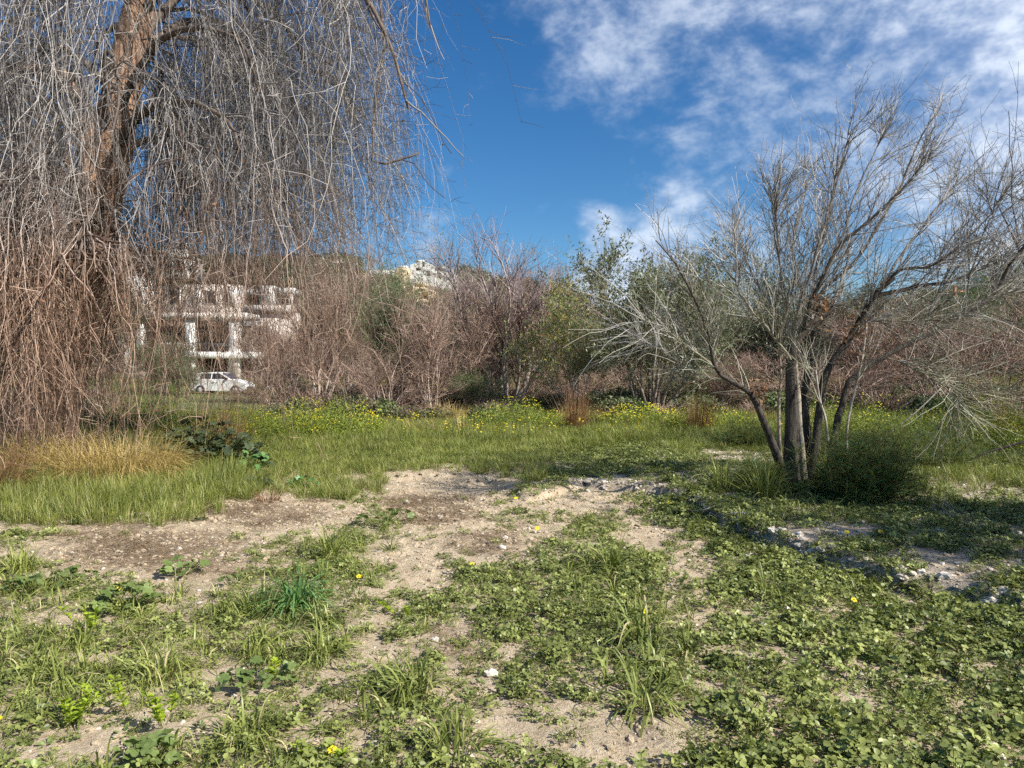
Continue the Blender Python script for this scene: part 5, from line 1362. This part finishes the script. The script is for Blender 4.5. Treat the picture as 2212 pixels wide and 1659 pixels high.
G_W = 'round-leaved mallow plants'
mallow('dark broad-leaved mass of mallow right of the golden dry grass', spot(450, 12.0), 1.65, .85, 210, .15, 581, MD, G_W)
mallow('blue-green broad-leaved plant at the right foot of the dark mallow', spot(545, 11.4), .55, .34, 34, .12, 582, ME + MD[:1], G_W)
mallow('low dark mallow in the grass below the blue-green plant', spot(555, 10.1), .42, .18, 22, .09, 583, MD, G_W)
mallow('mallow with large pale green leaves alone on the brown soil', on(395, 1240), .36, .13, 28, 0.064, 584, ML, G_W)
mallow('mallow with round leaves behind the brightest left yellow flower', on(275, 1318), .42, .16, 38, 0.071, 585, ML, G_W)
mallow('mallow growing at the left picture edge', on(70, 1285), .55, .15, 48, 0.064, 586, ML, G_W)
mallow('mallow on bare soil right of the left edge weeds', on(165, 1255), .34, .10, 25, 0.056, 587, ML, G_W)
mallow('small mallow clump at the near rim of the bare patch', on(835, 1130), .62, .14, 54, 0.064, 588, ML, G_W)
mallow('mallow cluster among grass in the lower left corner', on(560, 1480), .40, .10, 35, 0.056, 589, ML, G_W)
mallow('mallow leaves at the bottom left of the bare track', on(330, 1650), .36, .10, 32, 0.053, 590, ML, G_W)
mallow('blue-green weed patch in the meadow grass near the dark mallow', on(650, 1055), .50, .16, 41, 0.060, 591, ME, G_W)
mallow('small weed with rounded leaves on the left bare track', on(500, 1265), .22, .08, 16, 0.038, 592, ML, G_W)

# grass tufts of the foreground, each a thing
G_T = 'grass tufts in the foreground'


def tuft(label, loc, n, W_, H_, seed, mat='grass', lean=.45, droop=.16, w=.008, name='grass_tuft'):
    rng = np.random.default_rng(seed); root = empty(name, loc); tag(root, label, 'grass tuft', G_T)
    g = blade_geo(rng, int(n * 1.25), W_ * .22, H_ * .6, H_ * 1.45, w * 1.25, droop * 1.5, lean * 1.25, 8); tag(g.obj('blades', M[mat], root), kind='stuff')


tuft('vivid blue-green grass tuft standing highest in the left foreground', on(640, 1315), 110, .30, .36, 601, 'emerald', .6, .2, .013)
tuft('dark upright grass tuft above the vivid blue-green tuft', on(715, 1205), 60, .25, .32, 602, 'grass', .35, .14, .010)
tuft('loose grass tuft left of the vivid blue-green tuft', on(560, 1330), 80, .45, .26, 603)
tuft('tall curling grass tuft in the clover at picture centre', on(1320, 1235), 55, .30, .36, 604, 'grass', .4, .15, .011)
tuft('sprawling broad-bladed grass tuft holding a yellow flower', on(1385, 1385), 95, .55, .32, 605, 'grass', .8, .2, .012)
tuft('sprawling grass tuft on bare soil below the centre', on(1390, 1525), 80, .50, .26, 606, 'grass', .8, .2, .011)
tuft('spreading grass tuft in the lower left meadow', on(345, 1460), 130, .60, .24, 607, 'grass', .85, .18, .008)
tuft('dense grass tuft below the pale mallow', on(390, 1285), 46, .20, .16, 608, 'grass', .6, .14, .006)
tuft('grass tuft on the left edge beside the mallow', on(45, 1235), 90, .40, .26, 609, 'grass', .5, .14, .009)
tuft('grass tuft by the lower edge with a yellowed blade', on(545, 1600), 90, .42, .18, 610, 'grass', .85, .16, .008)
tuft('grass tuft right of the lime spurge in the lower left', on(700, 1420), 90, .38, .22, 611, 'grass', .7, .18, .008)
tuft('grass tuft at the middle of the lower edge', on(890, 1500), 100, .45, .24, 612, 'grass', .7, .18, .009)
tuft('thin grass tuft beside the stony ledge', on(1660, 1290), 46, .26, .24, 613, 'grass', .5, .14, .008)
tuft('broad grass tuft leaning over the stony ledge', on(1860, 1290), 60, .42, .20, 614, 'grass', .9, .2, .010)
tuft('dark grass tuft on the shaded gravel right of the ledge', on(2010, 1250), 60, .40, .20, 615, 'grass', .8, .18, .008)
tuft('upright dark reeds left of the bare tree foot', on(1560, 1062), 60, .35, .42, 616, 'grass', .3, .12, .012)
tuft('tall dark grass against the left foot of the bare tree', on(1650, 1075), 130, .7, .40, 617, 'grass', .35, .08, .010)
tuft('grass growing under the front of the large feathery bush', on(1810, 1120), 130, 1.3, .16, 618, 'grass', .8, .12, .006)
tuft('fresh grass tuft right of the large feathery bush', on(2010, 1095), 130, .7, .22, 619, 'lawn', .7, .14, .006)
tuft('short grass tuft on the brown litter in the left middle', on(270, 1158), 30, .14, .10, 620, 'grass', .7, .14, .005)
tuft('grass tuft leaning right at the bottom edge near the centre', on(985, 1625), 80, .42, .22, 621, 'grass', .8, .18, .009)
tuft('grass tuft in the clover left of the ledge corner', on(1480, 1420), 60, .36, .2, 622, 'grass', .85, .18, .009)
tuft('small tuft beside the yellow flower at the ledge', on(1880, 1350), 50, .4, .16, 623, 'grass', .9, .18, .009)

# spurge with lime heads
def spurge(label, loc, H_, n, seed):
    rng = np.random.default_rng(seed); root = empty('spurge_plant', loc); tag(root, label, 'plant', 'lime green spurge plants')
    g = Geo(); st = Geo()
    for k in range(n):
        b = rng.normal(0, .05, 2); top = np.array([b[0] * 1.6, b[1] * 1.6, H_ * rng.uniform(.7, 1.1)]); P = spline([(b[0] * .3, b[1] * .3, 0), (b[0], b[1], top[2] * .5), top], 6)
        st.add(*tubes(P[None], np.full((1, 6), .0025), 3)); m = 34; t = rng.uniform(.25, 1, m); c = np.stack([np.interp(t, np.linspace(0, 1, 6), P[:, i]) for i in range(3)], -1)
        a = rng.uniform(0, 6.283, m); D = np.stack([np.cos(a), np.sin(a), rng.uniform(.1, .7, m)], -1)
        round_leaf(rng, c, np.stack([-np.cos(a) * .4, -np.sin(a) * .4, np.ones(m)], -1), D, rng.uniform(.02, .036, m), .016, g)
    tag(g.obj('leaves', M['spurge'], root), kind='stuff'); tag(st.obj('stems', M['lawn'], root), kind='stuff')


spurge('lime green spurge nearest the left bare track', on(355, 1570), .16, 4, 631)
spurge('lime spurge left of the tall mallow with the yellow flower', on(200, 1370), .20, 5, 632)
spurge('lime spurge at the bottom edge left of centre', on(700, 1652), .10, 3, 633)
spurge('lime spurge in the far lower left weeds', on(150, 1570), .14, 4, 634)
spurge('lime spurge beside the grass tuft in the lower middle', on(590, 1470), .10, 2, 635)
spurge('small lime spurge near the clover centre', on(880, 1340), .10, 2, 636)
spurge('lime spurge between the mallow and left soil track', on(280, 1540), .15, 3, 637)

# yellow flowers of the foreground
def flower(label, loc, h, r, seed, facing=(0, -.6, 1)):
    rng = np.random.default_rng(seed); root = empty('yellow_flower', loc); tag(root, label, 'flower', 'yellow flowers in the foreground')
    top = np.array([rng.normal(0, .01), rng.normal(0, .01), h]); limb_geo(spline([(0, 0, -.01), (.008, 0, h * .5), top], 6), np.full(6, .0016), 5).obj('stem', M['lawn'], root)
    for k in range(5):
        a = k * 1.2566 + rng.uniform(0, .3); f = nrm(np.array(facing, float)); u = nrm(np.cross(f, [1, 0.1, 0])); w = np.cross(f, u); D = u * math.cos(a) + w * math.sin(a) + f * .35
        g = Geo(); round_leaf(rng, top[None], f[None], D[None], r, r * .85, g); g.obj('petal', M['petal'], root)
    limb_geo(np.array([top, top + nrm(np.array(facing, float)) * .006]), np.array([.004, .003]), 6).obj('flower_centre', M['rust'], root)


for lb, p, h in (('yellow flower above the round mallow leaves at left', (255, 1300), .09), ('yellow flower alone in the clover near the picture centre', (1025, 1240), .08), ('yellow flower right of the vivid blue-green tuft', (775, 1265), .07),
                 ('yellow flower inside the sprawling broad-bladed tuft', (1390, 1350), .09), ('yellow flower in the clover below the stony ledge', (1840, 1325), .09), ('yellow flower on the bare soil right of the pit', (1160, 1152), .05),
                 ('yellow flower left of the bare tree beyond the clover', (1447, 1095), .05), ('yellow flower in shade under the feathery bush', (1903, 1160), .05), ('small yellow flower at the lower left edge', (8, 1580), .06),
                 ('yellow flower at the bottom edge beside the lime spurge', (714, 1656), .06), ('small yellow flower at the right rim of the pit', (1113, 1085), .05), ('pale yellow flower in grass under the bare tree', (1828, 1162), .05)):
    flower(lb, on(*p), h, .021 if p[1] > 1200 else .026, int(p[0]))

# stony ledge: broken stones along the step in the ground
rng = np.random.default_rng(91)
LR = [rock_mesh(700 + k, M['greystone'] if k % 4 else M['stone'], 2) for k in range(7)]
root = empty('stony_ledge', (2.4, 6.5, gh(2.4, 6.5))); tag(root, 'broken stony ledge crossing the clearing in front of the bare tree', 'ledge')
tt = np.linspace(0, 1, 130); ex = np.interp(tt, np.linspace(0, 1, 9), [.9, 1.83, 2.10, 2.16, 2.4, 2.76, 3.18, 3.5, 4.4]); ey = np.interp(tt, np.linspace(0, 1, 9), [10.2, 9.3, 8.3, 7.2, 6.47, 5.55, 5.1, 4.6, 3.4])
for k in np.repeat(np.arange(130), 2):
    o = bpy.data.objects.new('stone', LR[rng.integers(0, 7)]); COL.objects.link(o); o.parent = root
    x = ex[k] + rng.normal(.04, .07); y = ey[k] + rng.normal(.03, .07); s = .025 + .085 * rng.uniform(0, 1) ** 2.2
    o.location = (x - 2.4, y - 6.5, gh(x, y) - gh(2.4, 6.5) + s * .05); o.scale = (s * 1.2, s * 1.1, s); o.rotation_euler = tuple(rng.uniform(-.4, .4, 2)) + (rng.uniform(0, 6.28),)

# white stones lying about
WS = [rock_mesh(720 + k, M['stone'], 2) for k in range(5)]
for lb, p, s in (('flat white stone at the far left of the pit', (880, 1088), .11), ('white stone in a row on the dark soil of the pit', (905, 1083), .09), ('rounded white stone in the middle of the pit', (950, 1122), .09),
                 ('white stone at the near right of the pit', (1090, 1165), .10), ('white stone at the front edge of the pit', (1085, 1185), .09), ('long white stone on brown litter at left', (386, 1190), .08),
                 ('white stone in the weeds below the left-centre flower', (940, 1385), .07), ('large pale stone on bare soil in the lower middle', (1060, 1460), .10), ('white stone near the bottom edge left of centre', (808, 1610), .06),
                 ('white stone at the lower centre edge', (1010, 1640), .07), ('pale stone half buried in the clover at lower right', (2160, 1640), .07), ('pale boulder on the ledge left corner', (1620, 1205), .11),
                 ('pale boulder where the ledge turns', (1600, 1180), .12), ('white stone on the ledge top near the shade', (1765, 1190), .11), ('rounded stone on the shaded gravel', (2030, 1150), .10), ('pale stone at the right end of the ledge', (2130, 1315), .13),
                 ('white stone left of the vivid grass tuft', (430, 1305), .05), ('white stone right of the pit beside the green tongue', (1270, 1052), .10), ('pale stone in the clover below the ledge', (1700, 1318), .07)):
    c = on(*p); o = bpy.data.objects.new('white_stone', WS[int(p[0]) % 5]); COL.objects.link(o); o.location = (c[0], c[1], c[2] + s * .12); o.scale = (s * 1.25, s, s * .9); o.rotation_euler = (0, 0, p[0] * .37)
    tag(o, lb, 'stone', 'pale stones on the ground')

# sticks
def stick(name, label, pts, r, mat, cat='stick', group='dead sticks'):
    P = spline(pts, 12); o0 = P[0].copy(); root = limb_geo(P - o0, np.linspace(r, r * .5, 12), 6, np.random.default_rng(int(abs(P[0][0]) * 1000)), .06).obj(name, M[mat], None, True)
    root.location = tuple(o0); tag(root, label, cat, group)


stick('dry_cane', 'long straight pale cane leaning in the bushes right of the bare tree', [at(1925, 935, 15), at(1990, 880, 15.2), at(2052, 818, 15.4)], .018, 'pale_bark')
stick('dead_branch', 'dead grey branch reaching in low at the right edge', [at(2230, 950, 11), at(2140, 975, 11), at(2060, 1010, 11.1)], .02, 'tree_bark')
stick('dead_branch', 'thin forked dead branch on the gravel right of the feathery bush', [at(1985, 1010, 11.2), at(2015, 985, 11.2), at(2035, 960, 11.2)], .012, 'pale_bark')
stick('dead_branch', 'grey twig lying in the grass left of the ledge corner', [on(1480, 1110) + [0, 0, .04], on(1515, 1105) + [0, 0, .12], on(1560, 1096) + [0, 0, .05]], .009, 'tree_twig')
stick('dead_branch', 'bent straw-coloured twig on the grass right of the feathery bush', [on(1985, 1100) + [0, 0, .12], on(2030, 1110) + [0, 0, .08], on(2075, 1130) + [0, 0, .02]], .006, 'straw')
stick('dead_branch', 'white dead branch lying at the foot of the reddish bush', [at(1180, 868, 24), at(1215, 850, 24), at(1255, 838, 24)], .02, 'pale_bark')
